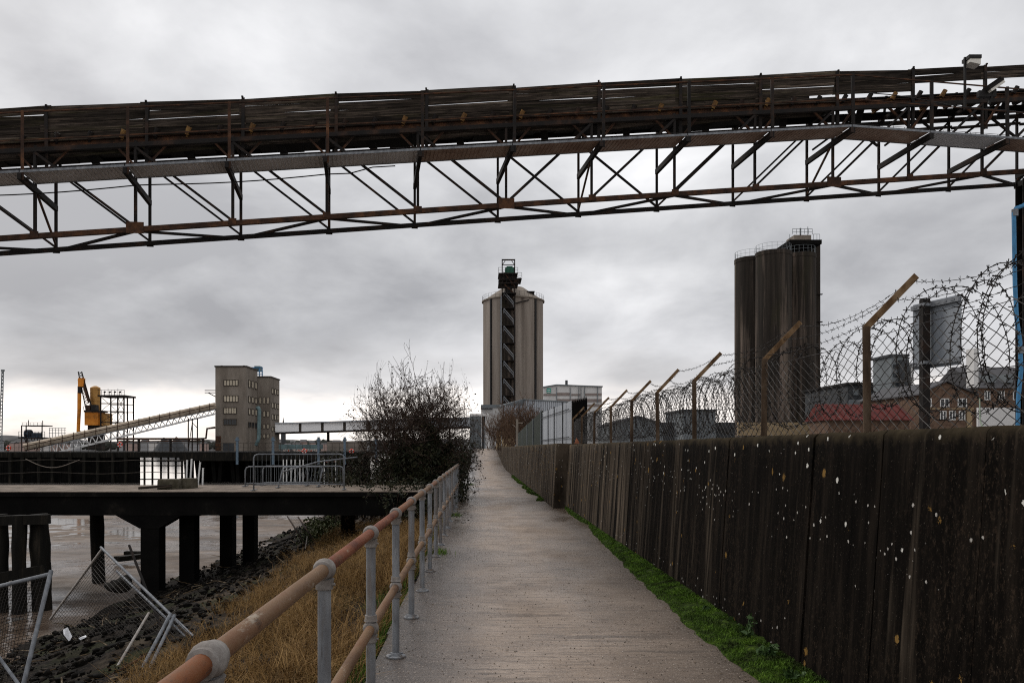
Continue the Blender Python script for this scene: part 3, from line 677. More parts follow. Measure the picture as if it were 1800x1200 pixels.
def seg_tubes(a, b, r, n=4):
    d = b-a; d /= np.linalg.norm(d, axis=1)[:, None]+1e-12; u = np.zeros_like(d); u[:, 0] = 1; u[np.abs(d[:, 0]) > .9] = (0, 1, 0)
    s = np.cross(d, u); s /= np.linalg.norm(s, axis=1)[:, None]; t = np.cross(d, s); vs = []
    for p in (a, b):
        for k in range(n):
            an = 2*math.pi*k/n; vs.append(p+(s*math.cos(an)+t*math.sin(an))*r)
    v = np.stack(vs, 1).reshape(-1, 3); base = (np.arange(len(a))*2*n)[:, None]
    f = np.concatenate([base+np.array([[k, (k+1) % n, n+(k+1) % n, n+k]]) for k in range(n)])
    return v, f
def barb_segs(pts, spacing, size):
    pts = np.asarray(pts); d = np.linalg.norm(np.diff(pts, axis=0), axis=1); s = np.concatenate([[0], np.cumsum(d)]); L = np.arange(spacing/2, s[-1], spacing)
    L = L+RNG.uniform(-.1, .1, len(L))*spacing
    c = np.stack([np.interp(L, s, pts[:, i]) for i in range(3)], 1); A = []; B = []
    for k in range(2):
        o = RNG.normal(size=c.shape); o /= np.linalg.norm(o, axis=1)[:, None]; A.append(c-o*size); B.append(c+o*size)
    return np.concatenate(A), np.concatenate(B)
def barbed(pts, name, parent, r, spacing, size, **k):
    pts = np.asarray(pts); v, f = seg_tubes(pts[:-1], pts[1:], r); a, b = barb_segs(pts, spacing, size); v2, f2 = seg_tubes(a, b, r*1.15, 3)
    # pad to quads
    q = np.concatenate([f, f2+len(v)])
    return np_mesh(name, np.concatenate([v, v2]), q, M_barb, parent, **k)
fence()
def coil(y0, y1, rad, pitch, cx, cz, label, seed, jit=.25):
    rs = random.Random(seed); pts = []; n = int((y1-y0)/pitch); y = y0; per = 26
    lr = [rad*rs.uniform(.82, 1.08) for _ in range(n+2)]; ly = [rs.uniform(-jit, jit)*pitch*2 for _ in range(n+2)]; lz = [rs.uniform(-.05, .04) for _ in range(n+2)]; lt = [rs.uniform(-.35, .35) for _ in range(n+2)]
    for i in range(n*per):
        t = i/per; k = int(t); u = t-k; mixv = lambda a: a[k]*(1-u)+a[k+1]*u
        an = 2*math.pi*t; R_ = mixv(lr); x = R_*math.cos(an); z = R_*math.sin(an)
        pts.append((cx+x*.62, y0+t*pitch+mixv(ly)+mixv(lt)*x*1.4+.22*pitch*math.sin(an*.5), cz+z+mixv(lz)))
    return barbed(pts, 'razor_wire_coil', None, .0029, .055, .021, origin=(cx, (y0+y1)/2, cz-rad), label=label, cat='razor wire', group='razor wire coils along the fence')
coil(2.0, 5.4, .43, .21, FX+.26, 2.26, 'loosely stretched razor wire loops at the right, beside the sign back', 1, .55)
coil(5.7, 8.2, .36, .26, FX+.28, 2.24, 'widely spaced razor wire loops next to the foremost cranked post', 4, .5)
coil(8.4, 23, .37, .15, FX+.26, 2.22, 'dense razor wire coil receding along the farther fence posts', 2, .45)
# loose green wire hanging over the wall top
mb = MB(); mb.path([P(1722, 700, 4.3), P(1723, 740, 4.25), P(1730, 757, 4.0), P(1752, 766, 3.97), P(1778, 760, 3.95), P(1796, 752, 4.1)], .0035, 6)
mb.build('loose_wire', flat('pale green wire', (.20, .24, .18), .6), label='loose pale wire looping down over the wall top', cat='wire', smooth=True)

# back of a road sign standing behind the fence
def sign():
    a = P(1605, 539, 9.8); b = P(1690, 514, 9.1); root = thing('road_sign', 'bare grey back of a large sign on a dark post behind the fence', 'sign', P(1636, 788, 9.3)*1.0)
    root.location.z = .3
    d = (b-a); d.z = 0; L = d.length; d.normalize(); n = V((-d.y, d.x, 0)); H = .80; zc = (a.z+b.z)/2-H/2
    c = (a+b)/2; c.z = zc+.0
    tilt = math.atan2(.0, L); ax = (d, n, V((0, 0, 1)))
    mb = MB(); mb.box(c, (L, .006, H), ax=ax); mb.build('sign_panel', M_signback, root)
    for z in (H/2-.05, -H/2+.06):
        mb = MB(); mb.box(c+V((0, 0, z))-n*.024, (L*.99, .034, .055), ax=ax)
        for k in range(6): mb.box(c+V((0, 0, z))-n*.043+d*(L*(k-2.5)/6.4), (.05, .006, .018), ax=ax)
        mb.build('channel', M_galv, root)
    pc = c-n*.085-d*L*.12
    mb = MB(); mb.bar((pc.x, pc.y, .3), (pc.x, pc.y, zc+H/2+.02), .085, .085); mb.build('post', M_steel, root)
    for z in (H/2-.05, -H/2+.06):
        mb = MB(); mb.box(V((pc.x, pc.y, zc+z)), (.11, .11, .035), ax=ax); mb.build('clamp', M_galv, root)
sign()

# ================================================================== OVERHEAD CONVEYOR
TH = math.atan(.1434); ct, st_ = math.cos(TH), math.sin(TH)
OX, OY, OZ = .453, 19.205, 7.165
def zc(s): return OZ+.108*s
def B(s, w, h, z=None): return V((OX+s*ct+w*st_, OY+s*st_-w*ct, (zc(s)+h) if z is None else z))
NV = V((st_, -ct, 0)); SV = V((ct, st_, 0))
PN = 2.0; KS = list(range(-11, 11)); BEND = 8.0; DH = 1.08; WN = 1.14; WD = 1.90
def zd(s): return zc(s)+DH if s <= BEND else zc(BEND)+DH-.012*(s-BEND)
def conveyor():
    root = thing('conveyor_bridge', 'long rusty overhead conveyor bridge of steel lattice with weathered timber sides and a walkway', 'conveyor', B(0, .6, 0))
    s0, s1 = KS[0]*PN, KS[-1]*PN
    def part(name, fn, m, **k):
        mb = MB(); fn(mb); return mb.build(name, m, root, **k)
    part('bottom_chord', lambda m: m.bar(B(s0, WN, 0), B(s1, WN, 0), .09, .105), M_rust)
    part('bottom_chord', lambda m: m.bar(B(s0, 0, 0), B(s1, 0, 0), .09, .09), M_steel)
    for w in (WN, 0): part('top_chord', lambda m: m.bar(B(s0, w, 1.8), B(s1, w, 1.8), .09, .09), M_steel)
    for k in KS:
        s = k*PN
        for w in (0, WN):
            part('truss_post', lambda m: m.bar(B(s, w, -.05), B(s, w, 1.78), .055 if w else .05, .055, (1, 0, 0)), M_steel)
            if w: part('gusset', lambda m: m.box(B(s, w+.055, .03), (.17 if k % 4 else .36, .012, .13 if k % 4 else .24), ax=(SV, NV, V((0, 0, 1)))), M_rust)
        part('gusset', lambda m: m.box(B(s, -.02, -.02), (.15, .012, .11), ax=(SV, NV, V((0, 0, 1)))), M_steel)
        if k < KS[-1]:
            sa, sb = (s, s+PN) if k < 0 else (s+PN, s)   # Pratt: diagonals fall towards mid span
            part('diagonal', lambda m: m.bar(B(sa, WN, 1.75), B(sb, WN, .05), .05, .075, (0, 1, 0)), M_steel)
            sc_, sd_ = (s, s+PN) if k < 2 else (s+PN, s)
            part('diagonal', lambda m: m.bar(B(sc_, 0, 1.75), B(sd_, 0, .05), .045, .055, (0, 1, 0)), M_steel)
            a, b = ((s, 0), (s+PN, WN)) if k % 2 else ((s, WN), (s+PN, 0))
            part('lateral_brace', lambda m: m.bar(B(a[0], a[1], -.03), B(b[0], b[1], -.03), .065, .05), M_steel)
            if k % 3 == 1: part('sway_brace', lambda m: m.bar(B(s, 0, .1), B(s, WN, 1.0), .04, .04), M_rust)
        part('cross_beam', lambda m: m.bar(B(s, WD+.03, 0, zd(s)-.085), B(s, -.02, 0, zd(s)-.16), .075, .12), M_steel)
        # walkway floor plates
        if k < KS[-1]:
            def plate(m, a=s+.02, b=s+PN-.02):
                p = [B(a, WD, 0, zd(a)), B(b, WD, 0, zd(b)), B(b, WN+.07, 0, zd(b)), B(a, WN+.07, 0, zd(a))]
                m.ext(p, (0, 0, .012))
                q = 22
                for i in range(q):
                    t = a+(b-a)*(i+.5)/q; m.bar(B(t, WD-.01, 0, zd(t)-.006), B(t, WN+.08, 0, zd(t)-.006), .012, .012)
            part('walkway_plate', plate, M_deck if k < -1 or k == 5 else M_deckr)
            part('walkway_edge', lambda m: (m.bar(B(s+.01, WD+.012, 0, zd(s)+.012), B(s+PN-.01, WD+.012, 0, zd(s+PN)+.012), .012, .05), m.bar(B(s+.01, WN+.06, 0, zd(s)+.0), B(s+PN-.01, WN+.06, 0, zd(s+PN)+.0), .03, .03)), M_galv)
            def toe(m):
                for i in range(14):
                    t = s+PN*(i+.5)/14; hh = random.uniform(.05, .10)
                    m.bar(B(t, WD-.03, 0, zd(t)+.01), B(t, WD-.03, 0, zd(t)+hh), .008, .008, (1, 0, 0))
                m.bar(B(s, WD-.03, 0, zd(s)+.085), B(s+PN, WD-.03, 0, zd(s+PN)+.085), .008, .008)
                m.bar(B(s, WN+.1, 0, zd(s)+.10), B(s+PN, WN+.1, 0, zd(s+PN)+.10), .02, .05)
            part('toe_mesh', toe, M_steel)
        # handrail post
        ln = random.uniform(-.02, .02)
        part('handrail_post', lambda m: m.angle(B(s+.02, WD+.0, 0, zd(s)-.15), B(s+.02+ln, WD, 0, zd(s)+1.23), .062, .012, (1, 0, 0)), M_rust if k < -1 else M_steel)
    for hh, t in ((1.19, .035), (.63, .03)):
        def rail(m):
            ss = [s0, BEND, s1]
            for a, b in zip(ss[:-1], ss[1:]): m.angle(B(a, WD-.03, 0, zd(a)+hh), B(b, WD-.03, 0, zd(b)+hh), t, .01)
        part('handrail', rail, M_rust)
    # conveyor on top: stringers, casing posts, boards, belt, idlers
    CW = 1.02
    for w in (CW-.06, .16): part('stringer', lambda m: m.prof(B(s0, w, 1.94), B(s1, w, 1.94), [(-.03, -.09), (.04, -.09), (.04, -.08), (-.02, -.08), (-.02, .08), (.04, .08), (.04, .09), (-.03, .09)]), M_rust if w > .5 else M_steel)
    part('belt', lambda m: m.ext([B(s0, CW-.12, 2.12), B(s1, CW-.12, 2.12), B(s1, .22, 2.12), B(s0, .22, 2.12)], (0, 0, .02)), M_belt)
    def ret(m):
        n = 60
        for i in range(n):
            a = s0+(BEND-.9-s0)*i/n; b = s0+(BEND-.9-s0)*(i+1)/n
            q = .05*math.sin(i*1.3)+.04*math.sin(i*.37)
            m.ext([B(a, CW-.15, 1.80+q*.5), B(b, CW-.15, 1.80+q*.5), B(b, .3, 1.83-q), B(a, .3, 1.83-q)], (0, 0, .015))
    part('return_belt', ret, M_belt)
    for k in KS[:-1]:
        s = k*PN
        part('casing_post', lambda m: (m.angle(B(s+.16, CW+.03, 1.15), B(s+.16+random.uniform(-.02, .02), CW+.03, 2.75), .07, .012, (1, 0, 0)), m.box(B(s+.19, CW+.05, 2.755), (.04, .04, .035))), M_steel)
        for j in range(3):
            t = s+.35+j*.66
            def idl(m, t=t):
                m.tube(B(t, CW-.16, 2.06), B(t, .25, 2.06), .055, 8); m.bar(B(t, CW-.06, 2.0), B(t, .2, 2.0), .05, .03)
                m.tube(B(t, CW-.04, 2.03), B(t+.07, CW+.02, 2.17), .055, 10)
            part('idler', idl, M_idler if (j+k) % 3 == 0 else M_steel)
        for sg in (-1, 1):
            part('knee_brace', lambda m: m.angle(B(s+.1, WN-.02, 1.2), B(s+.1+sg*.62, CW-.05, 1.92), .045, .01), M_rust)
        part('bracket', lambda m: m.bar(B(s+.9, CW-.1, 1.9), B(s+1.05, .5, 1.62), .16, .05), M_belt)
        # boards
        rows = [(2.02, 2.185), (2.20, 2.385), (2.40, 2.565), (2.58, 2.74)]
        for i, (a, b) in enumerate(rows):
            if k >= 4 and i == 0: continue
            if k >= 5 and i == 1: continue
            if k == 3 and i == 0: b -= .04
            e0, e1 = random.gauss(0, .009), random.gauss(0, .009); e2, e3 = random.gauss(0, .009), random.gauss(0, .009)
            if random.random() < .22: e1 -= .022
            if random.random() < .2: e3 += .02; e2 += .012
            if k >= 4: e2 += .02*(i == 2); e3 += .03*(i == 2); 
            if i == 3: e1 += random.uniform(-.02, .025); e3 += random.uniform(-.02, .02)
            w0 = CW+random.uniform(-.006, .006); l = s+.13+random.uniform(-.08, .0); rr = s+PN+.19+random.uniform(.0, .08)
            def board(m):
                n = 5; lo = []; hi = []
                for q in range(n+1):
                    t = q/n; ss = l+(rr-l)*t; wv = .0015*math.sin(t*7+i*2+k)
                    lo.append(B(ss, w0, a+e0*(1-t)+e2*t+wv)); hi.append(B(ss, w0, b+e1*(1-t)+e3*t+wv*.7))
                m.ext(lo+hi[::-1], -NV*.028)
            part('casing_board', board, M_timber)
        # bottom scraper boards hanging under the belt
        if k < 4: part('skirt_board', lambda m: m.ext([B(s+random.uniform(0, .3), CW-.1, 1.86), B(s+PN-.1, CW-.1, 1.86), B(s+PN-.2, CW-.1, 1.72+random.uniform(-.04, .05)), B(s+.3, CW-.1, 1.70+random.uniform(-.05, .05))], -NV*.02), M_timber)
        if k < 4: part('rear_board', lambda m: m.ext([B(s, .12, 1.86), B(s+PN, .12, 1.86), B(s+PN, .12, 2.6+random.uniform(-.03, .03)), B(s, .12, 2.6+random.uniform(-.03, .03))], -NV*.02), M_timber)
        # inner cross frame carrying the conveyor
        part('conveyor_frame', lambda m: (m.bar(B(s+.1, .02, 1.75), B(s+.1, .16, 2.45), .05, .05, (1, 0, 0)), m.bar(B(s, 0, 1.86), B(s, WN, 1.86), .06, .07)), M_steel)
        if k >= 4: part('cradle_brace', lambda m: (m.bar(B(s+.1, .1, 1.2), B(s+1.3, .1, 1.95), .05, .05), m.bar(B(s+1.9, .1, 1.2), B(s+.9, .1, 1.95), .05, .05), m.bar(B(s, .1, 1.55), B(s+PN, .1, 1.58), .05, .06)), M_steel)
    # thin cable slung below the walkway
    part('cable', lambda m: m.path([B(-20+i*.5, WN-.1, (.98-.06*abs(math.sin(i*.39))) if i < 34 else 1.07) for i in range(36)], .014, 5), M_black)
    # power cable trailing past the bend
    part('cable', lambda m: m.path([B(8.5+i*.5, WD-.1, 0, zd(9)+.86-.03*i+.03*math.sin(i)) for i in range(18)], .012, 5), M_black)
conveyor()
def floodlights():
    p = P(1708, 112, 19.2); t = thing('floodlight', 'white boxy floodlight with black hood on a short pole above the timber casing', 'floodlight', P(1699, 128, 19.2))
    mb = MB(); mb.ext([p+V((-.12, -.13, -.02)), p+V((.14, -.13, -.08)), p+V((.14, -.13, .06)), p+V((-.12, -.13, .06))], (0, .26, 0)); mb.build('lens', M_lamp, t)
    mb = MB(); mb.box(p+V((0, 0, .105)), (.30, .30, .085)); mb.build('hood', M_black, t)
    mb = MB(); mb.bar(p+V((-.15, .02, -1.1)), p+V((-.15, .02, .16)), .045, .045, (1, 0, 0)); mb.build('bracket', M_black, t)
    p = P(1748, 155, 18.3); t = thing('floodlight', 'tilted finned floodlight on the walkway handrail at the right', 'floodlight', p-V((0, 0, .1)))
    d = V((.82, -.1, .56)).normalized(); n = V((-.56, 0, .82)); s = d.cross(n)
    mb = MB(); mb.box(p, (.34, .30, .06), ax=(d, s, n)); mb.build('lens', M_lamp, t)
    mb = MB(); mb.box(p+n*.06, (.36, .32, .06), ax=(d, s, n))
    for k in range(7): mb.box(p+n*.115+d*(.05*(k-3)), (.012, .28, .05), ax=(d, s, n))
    mb.build('housing', M_steel, t)
    mb = MB(); mb.bar(p+V((-.1, .05, -.35)), p-n*.03, .05, .05, (1, 0, 0)); mb.bar(p+V((-.35, .05, -.12)), p+V((.05, .05, -.12)), .1, .14); mb.build('bracket', M_black, t)
floodlights()
# support leg at the right with its blue pipe
def leg():
    x0 = P(1790, 340, 20.6).x; t = thing('support_column', 'black steel column carrying the conveyor at the right edge of the photo', 'column', (x0+.2, 20, .3))
    for y in (19.3, 20.6):
        mb = MB(); mb.hbeam((x0+.2, y, .3), (x0+.2, y, zc(13.9)-.07), .36, .30, .025, (0, 1, 0)); mb.build('leg', M_steel, t)
    for z in (1.5, 4.2, 7.0):
        mb = MB(); mb.bar((x0+.2, 19.35, z), (x0+.2, 20.55, z), .1, .1); mb.build('brace', M_steel, t)
    mb = MB(); mb.box((x0+.3, 19.95, zc(13.9)-.16), (.5, 1.8, .14)); mb.build('cap_plate', M_steel, t)
    yy = 18.95
    mb = MB(); pp = [P(1815, 352, yy), P(1797, 362, yy), P(1786, 366, yy), P(1782, 374, yy), P(1784, 500, yy), P(1787, 560, yy), P(1793, 600, yy), P(1795, 650, yy), P(1790, 700, yy), P(1789, 760, yy), P(1789, 800, yy)]
    mb.path(pp, .048, 10); o = mb.build('water_pipe', M_blue, label='bright blue pipe running down beside the black column', cat='pipe', smooth=True)
    for py in (374, 615):
        mb = MB(); mb.lathe(P(1784 if py < 400 else 1794, py, yy)-V((0, 0, .08)), [(.07, 0), (.07, .16)], 12); mb.build('coupling', M_galv, o)
leg()

# ================================================================== NEAR JETTY AND SHORE
def jetty():
    zt = .57; root = thing('jetty', 'low concrete jetty with black beam face reaching out from the bank', 'jetty', (-8, 22, -2.2))
    mb = MB()
    mb.ext([(-17, 20.0, zt-.10), (-1.5, 20.0, zt-.10), (-1.3, 23.6, zt-.10), (-17, 23.6, zt-.10)], (0, 0, .10)); mb.build('deck', M_jdeck, root)
    mb = MB(); mb.bx(-17, -1.6, 20.05, 20.55, -.03, zt-.104); mb.bx(-17, -1.5, 22.9, 23.4, -.03, zt-.104); mb.bx(-17, -1.48, 19.955, 19.997, zt-.125, zt-.014); mb.build('beam', M_jet, root)
    mb = MB(); mb.bx(-17, -1.6, 20.56, 22.89, .2, zt-.104); mb.build('soffit_slab', M_jet, root)
    # column with flared head at the front beam
    x = P(270, 0, 20.3).x
    mb = MB(); mb.ext([(x-.86, 20.06, -.032), (x+.78, 20.06, -.032), (x+.22, 20.06, -.36), (x-.26, 20.06, -.36)], (0, .48, 0)); mb.build('haunch', M_jet, root)
    mb = MB(); mb.bx(x-.24, x+.22, 20.08, 20.52, -2.5, -.362); mb.build('pier', M_jet, root)
    for px, y, w in ((333, 21.2, .40), (401, 23.1, .36), (440, 23.15, .34), (612, 23.1, .34), (-120, 20.3, .4)):
        xx = P(px, 0, y).x; mb = MB(); mb.bx(xx-w/2, xx+w/2, y-.2, y+.2, -2.5, -.1); mb.build('pier', M_jet, root)
        mb = MB(); mb.bx(xx-w/2-.08, xx+w/2+.08, y-.26, y+.26, -.14, -.034); mb.build('pier_cap', M_jet, root)
jetty()
def pile(px0, px1, ytop, ybot, y, label, seed, lean=0):
    rs = random.Random(seed); a = P((px0+px1)/2, ytop, y); b = P((px0+px1)/2+lean, ybot, y); b.z = -2.5; w = (px1-px0)/F*y
    mb = MB(); n = 7; pts = [a+(b-a)*(i/n)+V((rs.uniform(-.01, .01), 0, 0)) for i in range(n+1)]
    mb.path(pts, [w/2*rs.uniform(.9, 1.1) for _ in pts], 9); mb.build('timber_pile', M_pile, label=label, cat='pile', group='timber piles under the jetty', smooth='auto')
pile(-6, 14, 903, 1060, 18.8, 'upright timber pile cut by the left edge of the photo', 1)
pile(22, 46, 905, 1050, 18.6, 'thick timber pile beside the leftmost one, under the jetty', 2)
pile(52, 84, 903, 1045, 18.9, 'leaning timber pile, the right one of the left cluster', 3, 8)
pile(158, 182, 880, 990, 22.5, 'lone rough timber pile standing in the mud under the jetty', 4, 4)
mb = MB(); mb.bar(P(-20, 1018, 18.5), P(80, 1000, 18.6), .18, .22); mb.build('cross_timber', M_pile, label='horizontal timber tying the left pile cluster together', cat='timber')
mb = MB(); mb.bar(P(-20, 915, 18.55), P(86, 912, 18.65), .2, .22); mb.build('cross_timber', M_pile, label='upper timber cap lying across the left pile cluster', cat='timber')
# concrete blocks on the jetty
def block(px, y, w, h, d, label, rz):
    c = P(px, 0, y); mb = MB(); hw, hd = w/2, d/2; vs = []
    for z, k in ((.572, 1.0), (.572+h*.85, .98), (.572+h, .93)):
        for sx, sy in ((-1, -1), (1, -1), (1, 1), (-1, 1)): vs.append(V((sx*hw*k, sy*hd*k, z)))
    m = Matrix.Rotation(rz, 3, 'Z'); vs = [m @ q+V((c.x, c.y, 0)) for q in vs]
    fs = [(3, 2, 1, 0), (8, 9, 10, 11)]+[(r*4+i, r*4+(i+1) % 4, r*4+4+(i+1) % 4, r*4+4+i) for r in (0, 1) for i in range(4)]
    mb.add(vs, fs); mb.build('concrete_block', M_blockm, label=label, cat='block')
block(300, 21.4, .55, .26, .5, 'wider mossy concrete block on the jetty deck', .08)
block(331, 21.7, .36, .27, .45, 'smaller squarer concrete block on the jetty deck', -.05)
mb = MB(); mb.bar(P(245, 860, 20.9)+V((0, 0, .04)), P(300, 856, 21.0)+V((0, 0, .04)), .2, .06); mb.build('plank', M_timber, label='dark loose plank lying before the blocks on the jetty', cat='plank')
# crowd barriers
def barrier(p0, p1, H, label, lean=0, nb=14, mesh=True):
    p0, p1 = V(p0), V(p1); root = thing('crowd_barrier', label, 'barrier', p0, 'galvanised crowd barriers on the jetty')
    d = (p1-p0); up = V((lean*.3, lean, 1)).normalized()*H; r = .02
    dn = d.normalized()
    mb = MB(); q = .10
    mb.path([p0, p0+up*(1-q/H), p0+up*(1-q/H*.3)+dn*q*.3, p0+up+dn*q, p1+up-dn*q, p1+up*(1-q/H*.3)-dn*q*.3, p1+up*(1-q/H), p1], r, 8); mb.build('frame', M_galv, root, smooth=True)
    mb = MB(); mb.path([p0+up*.16, p1+up*.16], r*.8, 6); mb.build('lower_rail', M_galv, root, smooth=True)
    mb = MB()
    for k in range(1, nb): mb.tube(p0+d*k/nb+up*.16, p0+d*k/nb+up, .0035, 5)
    mb.build('bars', M_mgrey, root)
    mb = MB()
    for p in (p0, p1): mb.bar(p+V((0, -.25, .02)), p+V((0, .25, .02)), .05, .02)
    mb.build('feet', M_galv, root)
def J(px, y): return V((P(px, 0, y).x, y, .575))
barrier(J(446, 20.35), J(605, 20.8), .93, 'tall galvanised crowd barrier standing at the jetty front edge', 0, 22)
barrier(J(431, 22.6), J(540, 22.9), .56, 'low barrier at the back left of the jetty deck', .02, 12)
barrier(J(462, 23.2), J(603, 23.3), .56, 'low barrier behind the others near the bush', .02, 14)
barrier(J(489, 21.8), J(560, 22.4), .62, 'barrier fallen sideways and leaning askew between the others', .45, 12)
mb = MB(); mb.path([J(497, 21.5)+V((0, 0, .45)), P(560, 811, 22), P(628, 803, 22.5)], .02, 8); mb.build('loose_tube', M_galv, label='loose slanting steel tube lying over the fallen barrier', cat='tube', smooth=True)

# fallen temporary fence panels on the shore
def mesh_panel(A, Bp, Cp, label, nu, nv, tubes, r=.021, wire=.0032, cat='fence panel'):
    A, Bp, Cp = V(A), V(Bp), V(Cp); D = Bp+Cp-A; root = thing('fence_panel', label, cat, A, 'fallen temporary fence panels on the shore')
    for a, b, m in tubes(A, Bp, Cp, D):
        mb = MB(); mb.tube(a, b, r, 10); mb.build('tube', m, root, smooth='auto')
    mb = MB(); nrm = (Bp-A).cross(Cp-A).normalized()
    bulge = lambda u, v: nrm*(.10*math.sin(u*5+v*3)*math.sin(math.pi*u)*math.sin(math.pi*v))
    pt = lambda u, v: A+(Bp-A)*u+(Cp-A)*v+bulge(u, v)
    for i in range(nu+1):
        u = i/nu; mb.path([pt(u, v) for v in np.linspace(0, 1, 12)], wire, 3)
    for j in range(nv+1):
        v = j/nv; mb.path([pt(u, v) for u in np.linspace(0, 1, 10)], wire, 3)
    mb.build('wire_mesh', M_barb, root); return root
A = P(180, 964, 13.2)
mesh_panel(A, P(88, 1088, 15.5), P(350, 1128, 10.6), 'collapsed mesh fence panel tilted up to a point on the shore', 30, 46,
           lambda a, b, c, d: [(a-(c-a)*.02, c, M_galv), (a, b, M_debris)])
mb = MB(); mb.tube(P(205, 1003, 13.0), P(345, 1136, 10.65), .017, 8); mb.build('scaffold_tube', M_galv, label='thinner steel tube lying right under the tilted panel edge', cat='tube', smooth='auto')
Tl = P(90, 1008, 9.6)
mesh_panel(Tl, P(-70, 1046, 9.9), P(38, 1215, 8.9), 'mesh fence panel standing askew at the bottom left corner', 26, 34,
           lambda a, b, c, d: [(a, b, M_galv), (a+V((0, 0, .04)), c, M_galv)], r=.026)
q = P(300, 1078, 10.2)
mesh_panel(q, P(215, 1240, 9.0), P(370, 1155, 9.7)+V((0, .2, -.1)), 'twisted mesh fence panel hanging from paired tubes beside the grass', 26, 16,
           lambda a, b, c, d: [(a, b, M_galv), (a+V((.05, 0, -.02)), b+V((.11, 0, 0)), M_galv)], r=.022)
mb = MB(); mb.tube(P(262, 1076, 10.9), P(183, 1210, 10.0), .017, 8); mb.build('pole', M_debris, label='dirty pale pole leaning among the fallen panels', cat='pole', smooth='auto')
mb = MB(); mb.tube(P(227, 958, 13.4), P(292, 1125, 12.2), .022, 8); mb.build('pole', M_steel, label='dark rusty pole leaning behind the tilted panel', cat='pole', smooth='auto')
mb = MB(); mb.path([P(160, 1208, 9.5), P(205, 1180, 9.7), P(255, 1152, 9.9)], .018, 7); mb.build('rusty_bar', M_rust, label='bent rusty bar lying across the twisted panel', cat='bar', smooth=True)
mb = MB(); mb.tube(P(-5, 1150, 8.6), P(35, 1205, 8.4), .018, 8); mb.build('scaffold_tube', M_galv, label='short steel tube in the bottom left corner', cat='tube', smooth='auto')
def litter():
    y = 13.0; mb = MB(); p = [P(111, 1106, y), P(117, 1103, y+.1), P(125, 1119, y), P(121, 1126, y-.1), P(112, 1115, y-.1)]
    mb.ext(p, (.01, .015, .01)); mb.build('litter', M_litter, label='crumpled white paper scrap on the dark shore', cat='litter')
    mb = MB(); mb.ext([P(138, 1121, y), P(149, 1117, y+.1), P(150, 1120, y), P(141, 1124, y)], (.01, .02, .01)); mb.build('litter', M_litter, label='small pale scrap beside the white paper', cat='litter')
litter()
def shorebits():
    mb = MB(); mb.bar(P(205, 982, 26)-V((0, 0, 0)), P(258, 976, 27), .3, .16); mb.build('driftwood', M_pile, label='dark driftwood plank half sunk in the mud', cat='driftwood')
    mb = MB(); mb.bar(P(220, 971, 28.5), P(256, 972, 28.5), .25, .12); mb.build('driftwood', M_pile, label='smaller driftwood plank just behind the first in the mud', cat='driftwood')
    c = P(212, 1030, 17.6); mb = MB(); mb.ball(c, .24, 12, .6); o = mb.build('boulder', M_rock, label='dark boulder at the water edge near the tilted panel', cat='boulder')
    for vv in o.data.vertices: vv.co *= 1+.75*noise.noise(vv.co*4.5+V((3, 1, 0)))
    # mesh ramp leaning from the jetty
    mesh_panel(P(505, 907, 24), P(524, 908, 24), P(540, 962, 21.5), 'narrow mesh panel leaning down from the jetty to the bank', 6, 26, lambda a, b, c, d: [(a, c, M_rust), (b, d, M_rust)], r=.02)
    mb = MB(); mb.tube(P(540, 942, 21), P(535, 975, 20.6), .014, 6); mb.build('stake', M_debris, label='short pale stake standing in the bank below the jetty', cat='stake')
shorebits()
def sticks():
    mb = MB()
    for _ in range(420):
        x, y, z = shore_pos()
        if y < 6: continue
        a = RNG.uniform(0, 3.14); L_ = RNG.uniform(.1, .7); d = V((math.cos(a), math.sin(a), RNG.uniform(-.1, .25)))*L_; p = V((x, y, z+.03)); mb.path([p, p+d*.5+V((0, 0, RNG.uniform(-.03, .05))), p+d], [.012, .010, .006], 4)
    mb.build('driftwood_sticks', M_litterleaf, label='broken sticks and reeds washed up over the dark shore', cat='driftwood', kind='stuff')
sticks()
# ivy mound on the bank under the jetty
def mound(c, r, n, m, label, cat, size, name='ivy_mound'):
    d = RNG.normal(size=(n, 3)); d /= np.linalg.norm(d, axis=1)[:, None]; d[:, 2] = abs(d[:, 2]); k = RNG.random(n)**.4
    p = np.array(c)+d*k[:, None]*np.array(r)*(1+.2*np.sin(d[:, :1]*9)); v, f = leaves(p, RNG.uniform(size*.6, size*1.3, n)); np_mesh(name, v, f, m, origin=c, label=label, cat=cat)
mound((-4.9, 25.5, -1.25), (.9, 1.8, .7), 2600, mat('mound ivy', [(.3, (.015, .025, .006)), (.55, (.05, .06, .018)), (.75, (.11, .10, .04))], nscale=5, rough=.8, rnd=False), 'mossy green ivy mound on the bank below the jetty', 'ivy', .10)

